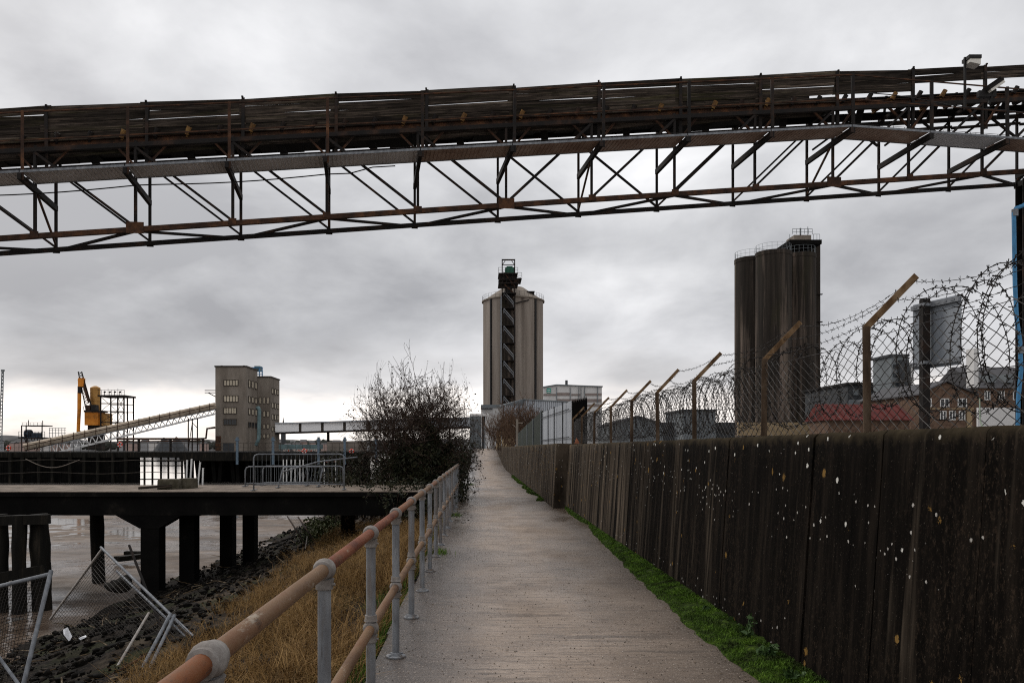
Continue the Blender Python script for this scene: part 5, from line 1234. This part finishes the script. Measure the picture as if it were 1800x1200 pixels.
# ================================================================== YARD BUILDINGS AT THE RIGHT
def yard():
    Y = 62; t = thing('red_roof_shed', 'low brick shed with dark red sheet roof behind the fence', 'shed', P(1530, 788, Y))
    x0, x1 = P(1452, 0, Y).x, P(1603, 0, Y).x; ze = P(0, 736, Y).z; zr = P(0, 708, Y+2).z
    rbox('wall', (x0+.2, Y, .3), (x1-.2, Y+3.6, ze), M_brick, t)
    mb = MB(); mb.ext([(x0, Y-.4, ze-.1), (x0, Y+2, zr-.1), (x0, Y+4.2, ze-.1)], (x1-x0, 0, 0)); mb.build('roof', M_redroof, t)
    mb = MB()
    for k in range(12): x = x0+.3+(x1-x0-.6)*k/11; mb.bar((x, Y-.42, ze-.06), (x, Y+2, zr-.06), .05, .05)
    mb.build('roof_ribs', M_redroof, t)
    Y = 92; t = thing('flat_building', 'dark flat-roofed industrial building between the fence posts', 'building', P(1545, 788, Y))
    pbox('wall', 1490, 1600, 676, 790, Y, 12, M_dgrey, t); pbox('roof', 1488, 1602, 672, 676, Y-.3, 12.6, M_black, t); pbox('pale_strip', 1492, 1560, 702, 713, Y-.1, .1, M_mgrey, t)
    for px in (1500, 1520, 1540): pbox('vent', px, px+9, 684, 694, Y-.15, .2, M_mgrey, t)
    Y = 86; t = thing('grey_tower', 'narrow grey tower with a pale side pipe beside the sign back', 'tower', P(1583, 788, Y))
    pbox('wall', 1567, 1597, 626, 790, Y, 4, M_mgrey, t); pbox('roof', 1565, 1599, 622, 626, Y-.2, 4.4, M_dgrey, t); pbox('side_bay', 1583, 1598, 632, 790, Y-.6, .7, M_dgrey, t); pbox('pipe', 1602, 1606, 640, 705, Y-.5, .5, M_pale, t)
    for yy in (640, 655, 670): pbox('window', 1571, 1580, yy, yy+7, Y-.1, .15, M_glass, t)
    Y = 64; t = thing('brick_house', 'brown brick gabled building with white windows below the sign', 'house', P(1665, 788, Y))
    a, b = P(1617, 788, Y).x, P(1712, 788, Y).x; ze, zr = P(0, 692, Y).z, P(0, 672, Y).z; m = (a+b)/2
    mb = MB(); mb.ext([(a, Y, .3), (b, Y, .3), (b, Y, ze), (m-.1, Y, zr), (a, Y, ze)], (0, 10, 0)); mb.build('wall', M_brick, t)
    mb = MB()
    for (p, q) in (((a-.25, ze-.12), (m-.1, zr+.06)), ((b+.25, ze-.12), (m-.1, zr+.06))): mb.ext([(p[0], Y-.25, p[1]), (q[0], Y-.25, q[1]), (q[0], Y-.25, q[1]+.12), (p[0], Y-.25, p[1]+.12)], (0, 10.4, 0))
    mb.build('roof', M_slate, t)
    for px in (1621, 1652, 1683): window(t, px, px+16, 700, 715, Y, M_glass, 1, M_white, .06, t=.06)
    for px in (1621, 1652, 1668, 1685): window(t, px, px+11, 722, 738, Y, M_glass, 1, M_white, .06, t=.06)
    pbox('string_course', 1617, 1712, 717, 719, Y-.08, .1, M_buff, t); pbox('door_surround', 1700, 1709, 720, 752, Y-.1, .12, M_buff, t)
    Y = 82; t = thing('dormer_building', 'brick building with slate dormer roof at the far right', 'building', P(1770, 788, Y))
    pbox('wall', 1722, 1830, 680, 790, Y, 9, M_brick, t)
    a, b = P(1719, 682, Y), P(1834, 682, Y); zr = P(0, 645, Y+4.5).z; mb = MB(); mb.ext([(a.x, Y-.3, a.z), (a.x, Y+4.5, zr), (a.x, Y+9.3, a.z)], (b.x-a.x, 0, 0)); mb.build('roof', M_slate, t)
    for px in (1738, 1768, 1798): pbox('dormer', px, px+13, 658, 672, Y+.4, 2, M_mgrey, t)
    for px in (1730, 1755, 1780): window(t, px, px+10, 687, 703, Y, M_glass, 1, M_white, .08, t=.07)
    pbox('chimney', 1712, 1720, 612, 680, 75, 1.2, M_pale, label='thin pale stack behind the razor wire right of the sign', cat='chimney')
    pbox('site_hoarding', 1719, 1850, 716, 790, 36, .1, M_pale, label='white site hoarding low behind the fence at the far right', cat='hoarding')
    Y = 84; t = thing('clad_building', 'squat grey clad block seen through the coil between two posts', 'building', P(1229, 788, Y))
    pbox('wall', 1201, 1258, 722, 790, Y, 8, M_mgrey, t); pbox('roof', 1199, 1260, 719, 722, Y-.2, 8.4, M_dgrey, t); pbox('mast', 1207, 1208, 695, 720, Y+1, .1, M_dgrey, t)
    for k in range(7): pbox('seam', 1205+k*8, 1205.6+k*8, 723, 760, Y-.06, .06, M_dgrey, t)
    pbox('low_building', 1160, 1292, 742, 790, 88, 6, M_dgrey, label='long low dark building behind the squat grey block', cat='building')
    t = thing('gable_shed', 'grey shed with shallow gable seen through the coil at the left end of the fence', 'shed', P(1120, 788, 70))
    Y = 70; mb = MB(); mb.ext([P(1078, 788, Y), P(1165, 788, Y), P(1165, 745, Y), P(1122, 733, Y), P(1078, 745, Y)], (0, 9, 0)); mb.build('wall', M_mgrey, t)
    mb = MB(); mb.ext([P(1076, 746, Y-.2), P(1122, 733, Y-.2), P(1167, 746, Y-.2), P(1167, 743, Y-.2), P(1122, 730, Y-.2), P(1076, 743, Y-.2)], (0, 9.4, 0)); mb.build('roof', M_slate, t)
    t = thing('gas_frame', 'small pale pipe frame beside the dark silos', 'frame', P(1455, 788, 100))
    for px in (1446, 1456): pbox('post', px, px+1, 711, 790, 100, .1, M_pale, t)
    pbox('beam', 1446, 1457, 711, 713, 99.9, .1, M_pale, t)
yard()

# ================================================================== LEFT BACKGROUND
def tower_building():
    t = thing('concrete_tower_building', 'tall stained concrete mill building with stepped roof on the riverside', 'building', P(435, 788, 125)); t.location.z = .9
    YA = 125.; xa, xb = P(378.5, 0, YA).x, P(433, 0, YA).x; za = P(0, 645, YA).z; YB = 131.3; xc = P(475.5, 0, YB).x; zb = P(0, 663, YB).z
    rbox('tall_block', (xa, YA, .9), (xb, YB-.02, za), M_bconc, t); rbox('parapet', (xa-.12, YA-.12, za), (xb+.12, YB+.1, za+.22), M_frame, t)
    rbox('rear_block', (xa+.05, YB, .9), (xc, 137.2, zb), M_bconc, t); rbox('parapet', (xb, YB-.12, zb), (xc+.12, 137.3, zb+.2), M_frame, t)
    for (u, v, m) in ((667, 678, M_blind), (694.5, 706.5, M_blind), (715.5, 727, M_blind), (736, 746.5, M_glass)): window(t, 393, 419 if u < 700 else 416, u, v, YA, m, 4, t=.08)
    for i, (u, v) in enumerate(((669, 682), (697, 708), (718, 729), (742, 751))):
        for k in range(3):
            z1, z0 = P(0, u, 128).z, P(0, v, 128).z; y = YA+1.0+k*1.85; window(t, y, y+1.2, z1, z0, 0, M_blind if i < 3 else M_glass, 0, side=xb, t=.06)
    for u, v in ((698, 709), (722, 732), (745, 753), (762, 770)):
        for px in (455.5, 462.5, 469): window(t, px, px+4.5, u, v, YB, M_blind, 0, fd=.08, t=.05)
    for u, v in ((683, 693), (708, 718), (728, 738), (750, 758)):
        for k in range(3):
            z1, z0 = P(0, u, 134).z, P(0, v, 134).z; y = YB+.7+k*1.7; window(t, y, y+1.1, z1, z0, 0, M_blind, 0, side=xc, t=.06)
    # bracket at left, ducts
    mb = MB(); mb.bar(P(360, 686, 126), P(379, 686, 126), .12, .12); mb.bar(P(360, 690, 126), P(379, 690, 126), .1, .1); mb.bar(P(366, 690, 126), P(379, 697, 126), .12, .12); mb.build('hoist_bracket', M_steel, t)
    mb = MB(); mb.path([P(452, 717, 124.6), P(454, 716, 124.4), P(456, 720, 124.4), P(455, 770, 124.4), P(450, 783, 124)], .28, 8); mb.build('duct', M_lblue, t, smooth=True)
    pbox('door', 392, 411, 778, 793, YA-.06, .1, M_dgrey, t); pbox('panel', 378.5, 388, 766, 793, YA-.08, .1, M_rust, t)
    for px in (388, 427): pbox('roof_vent', px, px+3, 642, 645, YA+2, .5, M_black, t)
    t2 = thing('roof_plant', 'light blue machinery frame on the roof of the concrete mill', 'machinery', P(452, 663, 133))
    for px in (441, 446, 455, 460): pbox('post', px, px+1.3, 645, 663, 133, .2, M_blue, t2)
    for y in (645, 652, 657): pbox('beam', 440, 462, y, y+1.3, 132.9, .2, M_blue, t2)
    pbox('fan_housing', 447, 457, 643, 652, 133.2, 1.2, M_lblue, t2); pbox('gangway', 433, 447, 646, 648, 132.8, .8, M_blue, t2)
tower_building()
def gallery():
    t = thing('enclosed_gallery', 'long white enclosed conveyor gallery from the mill to the silo', 'gallery', P(660, 788, 136)); Y0, Y1 = 134, 150
    def at(px, py): u = (px-480)/(850-480); return P(px, py, Y0+(Y1-Y0)*u)
    top = lambda px: 743-(px-480)*.030; bot = lambda px: 762.5-(px-480)*.030
    edges = [480, 525, 564, 603, 646, 690, 735, 785, 850]
    for i, (a, b) in enumerate(zip(edges[:-1], edges[1:])):
        a2 = a+(5 if i else 0); mb = MB(); mb.ext([at(a2, bot(a)-3), at(b, bot(b)-3), at(b, top(b)+2), at(a2, top(a)+2)], (0, 2.4, 0)); mb.build('panel', M_palew if i < 6 else M_grey, t)
        if i: mb = MB(); mb.ext([at(a-1, bot(a)-2), at(a2, bot(a)-2), at(a2, top(a)+2), at(a-1, top(a)+2)], (0, 2.2, 0)); [setattr(mb, 'v', [(x, y+.15, z) for x, y, z in mb.v])]; mb.build('frame', M_frame, t)
    mb = MB(); mb.ext([at(478, top(480)+2), at(850, top(850)+2), at(850, top(850)), at(478, top(480))], (0, 2.6, 0)); mb.v = [(x, y-.1, z) for x, y, z in mb.v]; mb.build('roof', M_grey, t)
    mb = MB(); mb.ext([at(478, bot(480)), at(850, bot(850)), at(850, bot(850)-2.8), at(478, bot(480)-2.8)], (0, 2.6, 0)); mb.v = [(x, y-.1, z) for x, y, z in mb.v]; mb.build('floor_beam', M_steel, t)
    for px in (575, 690, 790):
        mb = MB(); p = at(px, bot(px)); mb.bar((p.x, p.y+1, -2.5), (p.x, p.y+1, p.z), .4, .4, (1, 0, 0)); mb.build('leg', M_steel, t)
gallery()
def incline():
    t = thing('inclined_conveyor', 'long inclined conveyor with tan cover and white lattice climbing to the concrete mill', 'conveyor', P(60, 790, 112))
    a, b = P(42, 786, 112), P(379, 713, 124); d = b-a
    mb = MB(); mb.path([a, b], .52, 8); mb.build('cover', M_cover, t, smooth='auto')
    mb = MB()
    for k in range(18): q = a+d*(k+.5)/18; mb.bar(q+V((0, -.56, -.55)), q+V((0, -.56, .55)), .10, .06, (1, 0, 0))
    mb.bar(a+V((0, -.58, .05)), b+V((0, -.58, .05)), .06, .10); mb.build('cover_rib', M_rust, t)
    la, lb = P(92, 797, 112.6), P(379, 727, 124); ta = a+d*.13+V((0, 0, -.55)); tb = b+V((0, 0, -.55)); n = 26
    mb = MB(); mb.bar(la, lb, .35, .28); mb.build('lower_chord', M_pale, t)
    mb = MB(); mb.bar(ta, tb, .2, .14); mb.build('upper_chord', M_grey, t)
    for i in range(n):
        u0, u1 = i/n, (i+1)/n; p0, p1 = ta+(tb-ta)*u0, ta+(tb-ta)*u1; q0, q1 = la+(lb-la)*u0, la+(lb-la)*u1
        mb = MB(); m_ = (q0+q1)/2; mb.bar(p0, m_, .09, .09); mb.bar(m_, p1, .09, .09); mb.build('lattice', M_pale if i < 14 else M_mgrey, t)
    for px in (331, 338, 347):
        q = P(px, 735, 121); mb = MB(); mb.bar((q.x, q.y, .9), (q.x, q.y, q.z), .14, .14, (1, 0, 0)); mb.build('trestle_leg', M_steel, t)
    mb = MB(); mb.bar(P(331, 790, 121), P(338, 742, 121), .08, .08); mb.bar(P(338, 742, 121), P(347, 752, 121), .08, .08); mb.build('trestle_brace', M_steel, t)
incline()
def crane():
    Y = 150.; t = thing('ship_loader_crane', 'orange ship loader crane with tank, boom and hanging spout on the far jetty', 'crane', P(165, 790, Y)); t.location.z = 1
    q = lambda x, y, o=0: P(x, y, Y+o)
    pbox('crane_house', 148.5, 172, 724, 747, Y, 3, M_orange, t); pbox('house_roof', 147, 174, 720.5, 724, Y-.3, 3.6, M_black, t)
    pbox('rear_house', 174, 187, 726, 748, Y+1, 2.5, M_tank, t)
    a = q(167.5, 722, 2); mb = MB(); r = 8.5/F*Y; zt = P(0, 680, Y).z; mb.lathe((a.x, a.y, a.z), [(r, 0), (r, zt-a.z), (r*.3, zt-a.z+.35)], 20)
    for k in range(6): z = (zt-a.z)*(k+.5)/6; mb.lathe((a.x, a.y, a.z+z), [(r+.04, 0), (r+.04, .08)], 20)
    mb.build('tank', M_tank, t, smooth='auto')
    b0, b1 = q(157, 720), q(140.5, 653); mb = MB()
    for o in (V((-.28, 0, 0)), V((.28, 0, .0)), V((0, .5, 0))): mb.bar(b0+o*2.2, b1+o*1.2, .14, .14)
    for k in range(14):
        u, v = k/14, (k+1)/14; w0 = 2.2-u; w1 = 2.2-v; mb.bar(b0+(b1-b0)*u+V((-.28*w0, 0, 0)), b0+(b1-b0)*v+V((.28*w1, 0, 0)), .08, .08); mb.bar(b0+(b1-b0)*u+V((.28*w0, 0, 0)), b0+(b1-b0)*v+V((-.28*w1, 0, 0)), .08, .08)
    mb.build('boom', M_steel, t)
    mb = MB(); mb.bar(b0+(b1-b0)*.2+V((.35, -.1, 0)), b0+(b1-b0)*.68+V((.1, -.1, 0)), .35, .35); mb.build('boom_chute', M_rust, t)
    mb = MB(); mb.box(q(143.5, 672), (1.0, .8, 1.6)); mb.bar(q(139, 667), q(146, 679), .4, .5); mb.build('spout_head', M_orange, t)
    mb = MB(); mb.path([q(141, 676), q(139.5, 690), q(139.2, 720), q(137.5, 758)], [.36, .34, .33, .30], 10); mb.build('spout', M_orange, t, smooth='auto')
    mb = MB(); mb.lathe(q(140.6, 688)-V((0, 0, .3)), [(.42, 0), (.42, 1.3)], 10); mb.build('spout_collar', M_black, t)
    mb = MB(); mb.ext([q(133, 762), q(142.5, 762), q(140, 757), q(135.5, 757)], (0, .6, 0)); mb.build('spout_shoe', M_rust, t)
    pbox('pedestal', 154, 176, 747, 790, Y+.6, 2, M_steel, t); pbox('cab', 160, 168, 711, 722, Y-.4, 1.2, M_black, t); pbox('machine_box', 150, 158, 712, 721, Y-.3, 1, M_rust, t)
    mb = MB()
    for px in (147, 153, 160, 167, 174): mb.bar(q(px, 720, -.3), q(px, 714, -.3), .06, .06, (1, 0, 0))
    mb.bar(q(147, 714, -.3), q(174, 714, -.3), .06, .06); mb.build('house_rail', M_steel, t)
    Y2 = 146; t = thing('lattice_tower', 'dark open steel tower with railed top platform beside the orange crane', 'tower', P(197, 790, Y2)); t.location.z = 1
    x0, x1 = P(177, 0, Y2).x, P(218, 0, Y2).x; xm = P(207, 0, Y2).x; zt = P(0, 697, Y2).z
    for x in (x0, xm, x1):
        for y in (Y2, Y2+4): mb = MB(); mb.bar((x, y, 1), (x, y, zt), .20, .20, (1, 0, 0)); mb.build('leg', M_steel, t)
    for i, z in enumerate((P(0, 742, Y2).z, P(0, 723, Y2).z, P(0, 709, Y2).z)):
        mb = MB(); mb.bar((x0, Y2, z), (x1, Y2, z), .12, .18); mb.bar((x0, Y2+4, z), (x1, Y2+4, z), .1, .15); mb.build('girt', M_steel, t)
    zs = [P(0, v, Y2).z for v in (760, 742, 723, 697)]
    for za, zb in zip(zs[:-1], zs[1:]):
        for (u, v) in ((x0, xm), (xm, x1)): mb = MB(); mb.bar((u, Y2, za), (v, Y2, zb), .07, .07); mb.bar((v, Y2, za), (u, Y2, zb), .07, .07); mb.build('bracing', M_steel, t)
    mb = MB(); mb.bx(x0-.4, x1+.3, Y2-.4, Y2+4.4, zt, zt+.3); mb.build('platform', M_steel, t)
    mb = MB()
    for k in range(9): x = x0-.3+(x1-x0+.5)*k/8; mb.bar((x, Y2-.3, zt+.3), (x, Y2-.3, zt+1.2+.3*(k % 3 == 0)), .05, .05, (1, 0, 0))
    for h in (.75, 1.2): mb.bar((x0-.3, Y2-.3, zt+h), (x1+.2, Y2-.3, zt+h), .05, .05)
    mb.build('platform_rail', M_steel, t)
    for px in (184, 193, 202, 211): mb = MB(); p = P(px, 689, Y2); mb.tube((p.x, Y2-.2, zt+.3), (p.x, Y2-.2, p.z), .05, 4); mb.ball((p.x+.1, Y2-.2, p.z), .22, 6, .7); mb.build('lamp', M_black, t)
    # loading platform at the left
    Y3 = 118; t = thing('loading_platform', 'dark railed loading platform with a winch under a light frame, left end of the incline', 'platform', P(56, 790, Y3)); t.location.z = 1.1
    for px in (38, 46, 74): 
        for o in (0, 2): mb = MB(); p = P(px, 0, Y3+o); mb.bar((p.x, p.y, 1.1), (p.x, p.y, P(0, 747, Y3).z), .12, .12, (1, 0, 0)); mb.build('leg', M_steel, t)
    for v, x0_, x1_ in ((747, 37, 76), (769, 32, 80)): pbox('deck', x0_, x1_, v, v+1.6, Y3-.2, 2.6, M_steel, t)
    mb = MB()
    for k in range(9): p = P(33+k*5.7, 769, Y3-.2); mb.bar(p, p+V((0, 0, .9)), .05, .05, (1, 0, 0))
    for h in (.45, .9): mb.bar(P(33, 769, Y3-.2)+V((0, 0, h)), P(79, 769, Y3-.2)+V((0, 0, h)), .05, .05)
    for k in range(6): p = P(40+k*6.5, 747, Y3); mb.bar(p, p+V((0, 0, .35)), .04, .04, (1, 0, 0))
    for px, y in ((50, 738), (75, 739)): mb.bar(P(px, 747, Y3), P(px, y, Y3), .08, .08, (1, 0, 0))
    mb.bar(P(38, 746, Y3)+V((0, 0, .3)), P(76, 746, Y3)+V((0, 0, .3)), .04, .04); mb.build('railing', M_steel, t)
    mb = MB(); c = P(50, 762, Y3+.5); mb.tube(c+V((-.4, 0, 0)), c+V((.4, 0, 0)), .6, 12); mb.box(c+V((1.2, 0, -.2)), (1.2, .8, .7)); mb.box(c+V((.4, 0, -.55)), (2.4, 1, .2)); mb.build('winch', flat('dark blue grey machine', (.04, .055, .075)), t)
    for px in (43, 55, 65): mb = MB(); mb.bar(P(px, 770, Y3), P(px+6, 790, Y3), .08, .08); mb.bar(P(px+6, 770, Y3), P(px, 790, Y3), .08, .08); mb.build('bracing', M_steel, t)
    # pontoon rails right of it
    t = thing('scaffold', 'pale scaffold railing between platform and crane', 'scaffold', P(100, 790, 135))
    for k in range(6): p = P(87+k*5.4, 0, 135); mb = MB(); mb.bar((p.x, 135, 1), (p.x, 135, P(0, 752, 135).z), .06, .06, (1, 0, 0)); mb.build('post', M_mgrey, t)
    for v in (752, 756, 761): mb = MB(); mb.bar(P(86, v, 135), P(116, v, 135), .06, .06); mb.build('rail', M_mgrey, t)
    # mast at the left edge
    Y4 = 140; t = thing('lattice_mast', 'thin grey lattice mast at the left edge of the photo', 'mast', P(0, 790, Y4)); t.location.z = -2
    mb = MB()
    a0, a1, b0, b1 = P(-3, 790, Y4), P(3.5, 652, Y4), P(3, 790, Y4), P(6, 652, Y4); mb.bar(a0, a1, .12, .12); mb.bar(b0, b1, .12, .12)
    for k in range(22): u, v = k/22, (k+1)/22; mb.bar(a0+(a1-a0)*u, b0+(b1-b0)*v, .06, .06); mb.bar(b0+(b1-b0)*u, a0+(a1-a0)*v, .06, .06)
    mb.box(P(5, 651, Y4), (.5, .3, .3)); mb.build('lattice', M_mgrey, t)
crane()

def far_jetty():
    Y = 90.; zt = P(0, 794, Y).z; root = thing('timber_jetty', 'old black timber jetty with boarded face and open bay behind the concrete jetty', 'jetty', P(200, 846, Y))
    xl, g0, g1, xr = P(-160, 0, Y).x, P(246, 0, Y).x, P(322, 0, Y).x, P(640, 0, Y).x
    mb = MB(); mb.bx(xl, xr, Y-.3, Y+34, zt-.35, zt); mb.build('deck', M_jet, root)
    mb = MB(); mb.bx(xl, P(318, 0, Y).x, Y-.34, Y-.05, zt-.62, zt-.02); mb.build('fascia', M_pile, root)
    mb = MB(); mb.bx(P(318, 0, Y).x, xr, Y-.5, Y-.05, zt-1.0, zt-.1); mb.build('fascia', M_pile, root)
    # boarded face (left)
    rs = random.Random(4); mb = MB(); x = xl
    while x < g0:
        w = rs.uniform(.22, .34); mb.bx(x, min(g0, x+w-.02), Y-.02+rs.uniform(-.03, .03), Y+.08, -2.6, zt-.62); x += w
    mb.build('boarding', M_jet, root)
    for px in range(20, 246, 26):
        p = P(px+rs.uniform(-4, 4), 0, Y); mb = MB(); mb.bar((p.x, Y-.5, -2.6), (p.x, Y-.5, zt-.1), .3, .3, (1, 0, 0)); mb.build('fender_post', M_pile, root)
    for px in range(330, 640, 15):
        p = P(px+rs.uniform(-3, 3), 0, Y+1); ln = rs.uniform(-.3, .5); mb = MB(); mb.bar((p.x+ln, Y+1, -2.6), (p.x, Y+1, zt-.3), .5, .4, (1, 0, 0)); mb.build('pile', M_jet, root)
    for px in range(335, 500, 22):
        p = P(px, 0, Y+14); mb = MB(); mb.bar((p.x, Y+14, -2.6), (p.x, Y+14, zt-.3), 1.1, .5, (1, 0, 0)); mb.build('pile', M_jet, root)
    mb = MB(); mb.bx(g1+.6, xr, Y+5, Y+5.3, -2.6, zt-.36); mb.build('rear_boarding', M_jet, root)
    # timber grid in the open bay
    for px in (254, 268, 283, 296, 309, 320):
        p = P(px, 0, Y); mb = MB(); mb.bar((p.x, Y, -2.6), (p.x, Y, zt-.3), .17, .17, (1, 0, 0)); mb.build('bay_post', M_pile, root)
    for v in (810, 818, 842): mb = MB(); mb.bar(P(246, v, Y-.15), P(322, v, Y-.15), .12, .12); mb.build('bay_rail', M_pile, root)
    # hanging rope and wires in front of the boarded face
    mb = MB(); mb.path([P(45, 806, Y-1)]+[P(45+9*i, 806+(14*math.sin(i/10*math.pi))+3*(i/10), Y-1) for i in range(1, 10)]+[P(140, 808, Y-1)], .05, 5); mb.build('rope', M_bconc, root, smooth=True)
    for v in (809, 831): mb = MB(); mb.path([P(-60+i*30, v+1.5*math.sin(i), Y-.9) for i in range(14)], .035, 4); mb.build('wire', M_frame, root)
    # white painted posts and struts
    for i, (a, b, u, v) in enumerate(((329, 328, 808, 830), (337, 334, 806, 850), (352, 347, 812, 852), (357, 356, 822, 848))):
        mb = MB(); mb.bar(P(a, u, Y-1.2), P(b, v+10, Y-1.2), .16, .16, (1, 0, 0)); mb.build('white_strut', M_white, root)
    for px, w in ((498, 2), (504, 4), (512, 5), (519, 5), (527, 4), (533, 2), (570, 2), (590, 2)):
        p = P(px, 0, Y-1.2); mb = MB(); mb.bar((p.x, Y-1.2, -2.5), (p.x, Y-1.2, P(0, 807, Y).z), w/F*Y*.6, .12, (1, 0, 0)); mb.build('white_post', M_white, root)
    # handrail on the deck edge
    mb = MB()
    for px in range(-40, 640, 13): p = P(px, 794, Y+.2); mb.bar(p, p+V((0, 0, 1.0)), .04, .04, (1, 0, 0))
    for h in (.5, 1.0): mb.bar(P(-40, 794, Y+.2)+V((0, 0, h)), P(640, 794, Y+.2)+V((0, 0, h)), .04, .04)
    mb.build('handrail', M_frame, root)
    # pipeline
    t = thing('pipeline', 'dark pipeline crossing the far jetty deck to the mill', 'pipeline', P(300, 788, 100))
    mb = MB(); mb.path([P(205, 771, 100), P(350, 771, 100), P(362, 770, 100), P(364, 753, 100), P(378, 751, 100)], .13, 8); mb.path([P(220, 776, 100), P(360, 774, 100)], .09, 6); mb.build('pipe', M_rust, t, smooth=True)
    for px in (244, 300, 357): p = P(px, 770, 100); mb = MB(); mb.bar((p.x, 100, zt), (p.x, 100, p.z), .35, .2, (1, 0, 0)); mb.build('support', M_steel, t)
    # blue posts
    first = None
    for i, px in enumerate((417, 480, 560, 606, 661, 708)):
        p = P(px, 0, Y-.8)
        if first is None:
            t = thing('bollard_post', 'light blue steel post rising from the far jetty edge', 'post', (p.x, Y-.8, zt-1.4), 'blue posts along the far jetty')
            mb = MB(); mb.hbeam((p.x, Y-.8, zt-1.4), (p.x, Y-.8, P(0, 768, Y).z), .24, .24, .05, (0, 1, 0)); mb.build('post', M_blue2, t)
            mb = MB(); mb.box((p.x, Y-.8, P(0, 773, Y).z), (.4, .35, .2)); mb.build('cap', M_blue2, t); first = t
        else: dup(first, (p.x, Y-.8, zt-1.4))
    # lifebuoys
    bu = None
    for px, py, lab in ((211, 781, 'red lifebuoy on the rail between crane and mill'), (15, 787, 'red lifebuoy at the far left of the old jetty'), (535, 792.5, 'red lifebuoy on the far jetty below the white gallery'), (618, 793, 'red lifebuoy half hidden by the left edge of the bush'), (576, 808, 'left one of the paired red lifebuoys under the gallery'), (590, 807, 'right one of the paired red lifebuoys under the gallery')):
        p = P(px, py, Y-.25)
        if bu is None:
            mb = MB(); rr = .22; mb.path([p+V((rr*math.cos(a), 0, rr*math.sin(a))) for a in np.linspace(0, 2*math.pi, 19)], .09, 8); bu = mb.build('lifebuoy', M_red, label=lab, cat='lifebuoy', group='red lifebuoys on the far jetty', smooth=True, origin=p)
            mb = MB()
            for a in (.8, 2.4, 3.9, 5.5): mb.box(p+V((rr*math.cos(a), -.02, rr*math.sin(a))), (.12, .19, .12))
            mb.build('white_band', M_white, bu)
        else: dup(bu, p, label=lab)
    # containers and clutter behind
    pbox('container', 490, 562, 781, 789, 120, 2.5, M_lblue, label='long blue container on the far quay behind the lifebuoys', cat='container')
    pbox('pallet_stack', 497, 560, 789, 796, 112, 1, M_redd, label='row of red and white stacked goods below the blue container', cat='stack')
    pbox('quay_shed', 575, 640, 776, 795, 125, 3, M_bconc, label='dull concrete quay shed behind the left edge of the bush', cat='shed')
M_blue2 = flat('dull blue steel', (.10, .14, .18), .6, .25)
M_redd = mat('stacked goods', [(.4, (.30, .06, .03)), (.5, (.5, .45, .4)), (.6, (.06, .05, .05))], nscale=2.5, detail=2, rough=.7)
far_jetty()

def town():
    rs = random.Random(8); spec = []
    for px in (-30, -8, 20, 38, 58, 78, 96, 112, 130, 215, 228, 252, 268, 290, 305, 322, 338, 356, 505, 520, 532, 548, 570, 590, 640, 680):
        Y = rs.uniform(620, 820); w = rs.uniform(7, 15)/F*Y; h = rs.uniform(6, 13)/F*Y; spec.append((px, Y, w, h, rs.choice([M_townp, M_towng, M_townw, M_townp])))
    for px, Y, w, h, m in spec:
        x = P(px, 0, Y).x; t = thing('distant_house', 'tiny far-off house on the opposite river bank', 'house', (x, Y, -2), 'far houses across the river')
        rbox('wall', (x-w/2, Y, -2.4), (x+w/2, Y+8, 1.5+h), m, t)
        mb = MB(); mb.ext([(x-w/2-.3, Y-.3, 1.5+h), (x-w/2-.3, Y+4, 1.5+h*1.35), (x-w/2-.3, Y+8.3, 1.5+h)], (w+.6, 0, 0)); mb.build('roof', M_slate, t)
    t = thing('coal_heap', 'dark pointed heap behind the pipeline', 'heap', P(292, 788, 420)); 
    mb = MB(); p = P(288, 770, 420); q = P(310, 770, 430)
    mb.lathe((p.x, 420, -2), [(7, 0), (2.8, 6.5), (.3, 9.5)], 14); mb.lathe((q.x, 430, -2), [(8, 0), (3, 7), (.3, 10)], 14); mb.build('mound', M_dgrey, t)
    mb = MB(); p = P(498, 0, 700); mb.lathe((p.x, 700, 0), [(2.2, 0), (2.2, 16), (1.6, 18), (.1, 29)], 6); mb.build('church_spire', M_dgrey, label='thin dark church spire beyond the white gallery', cat='spire')
    # far tree line
    cr = MB()
    for px in np.arange(-60, 760, 5.5):
        Y = rs.uniform(830, 880); p = P(px+rs.uniform(-2, 2), 0, Y); h = rs.uniform(5, 10)
        cr.ball((p.x, Y, 3+h*.2), h*.6, 7, 1.0)
    o = cr.build('far_trees', flat('far dark trees', (.04, .042, .036), 1, .3, nscale=.1), label='far dark tree line along the opposite bank', cat='tree line', kind='stuff')
    for v in o.data.vertices: v.co += V((noise.noise(v.co*.7), 0, noise.noise(v.co*.7+V((9, 0, 0)))))*1.5
town()
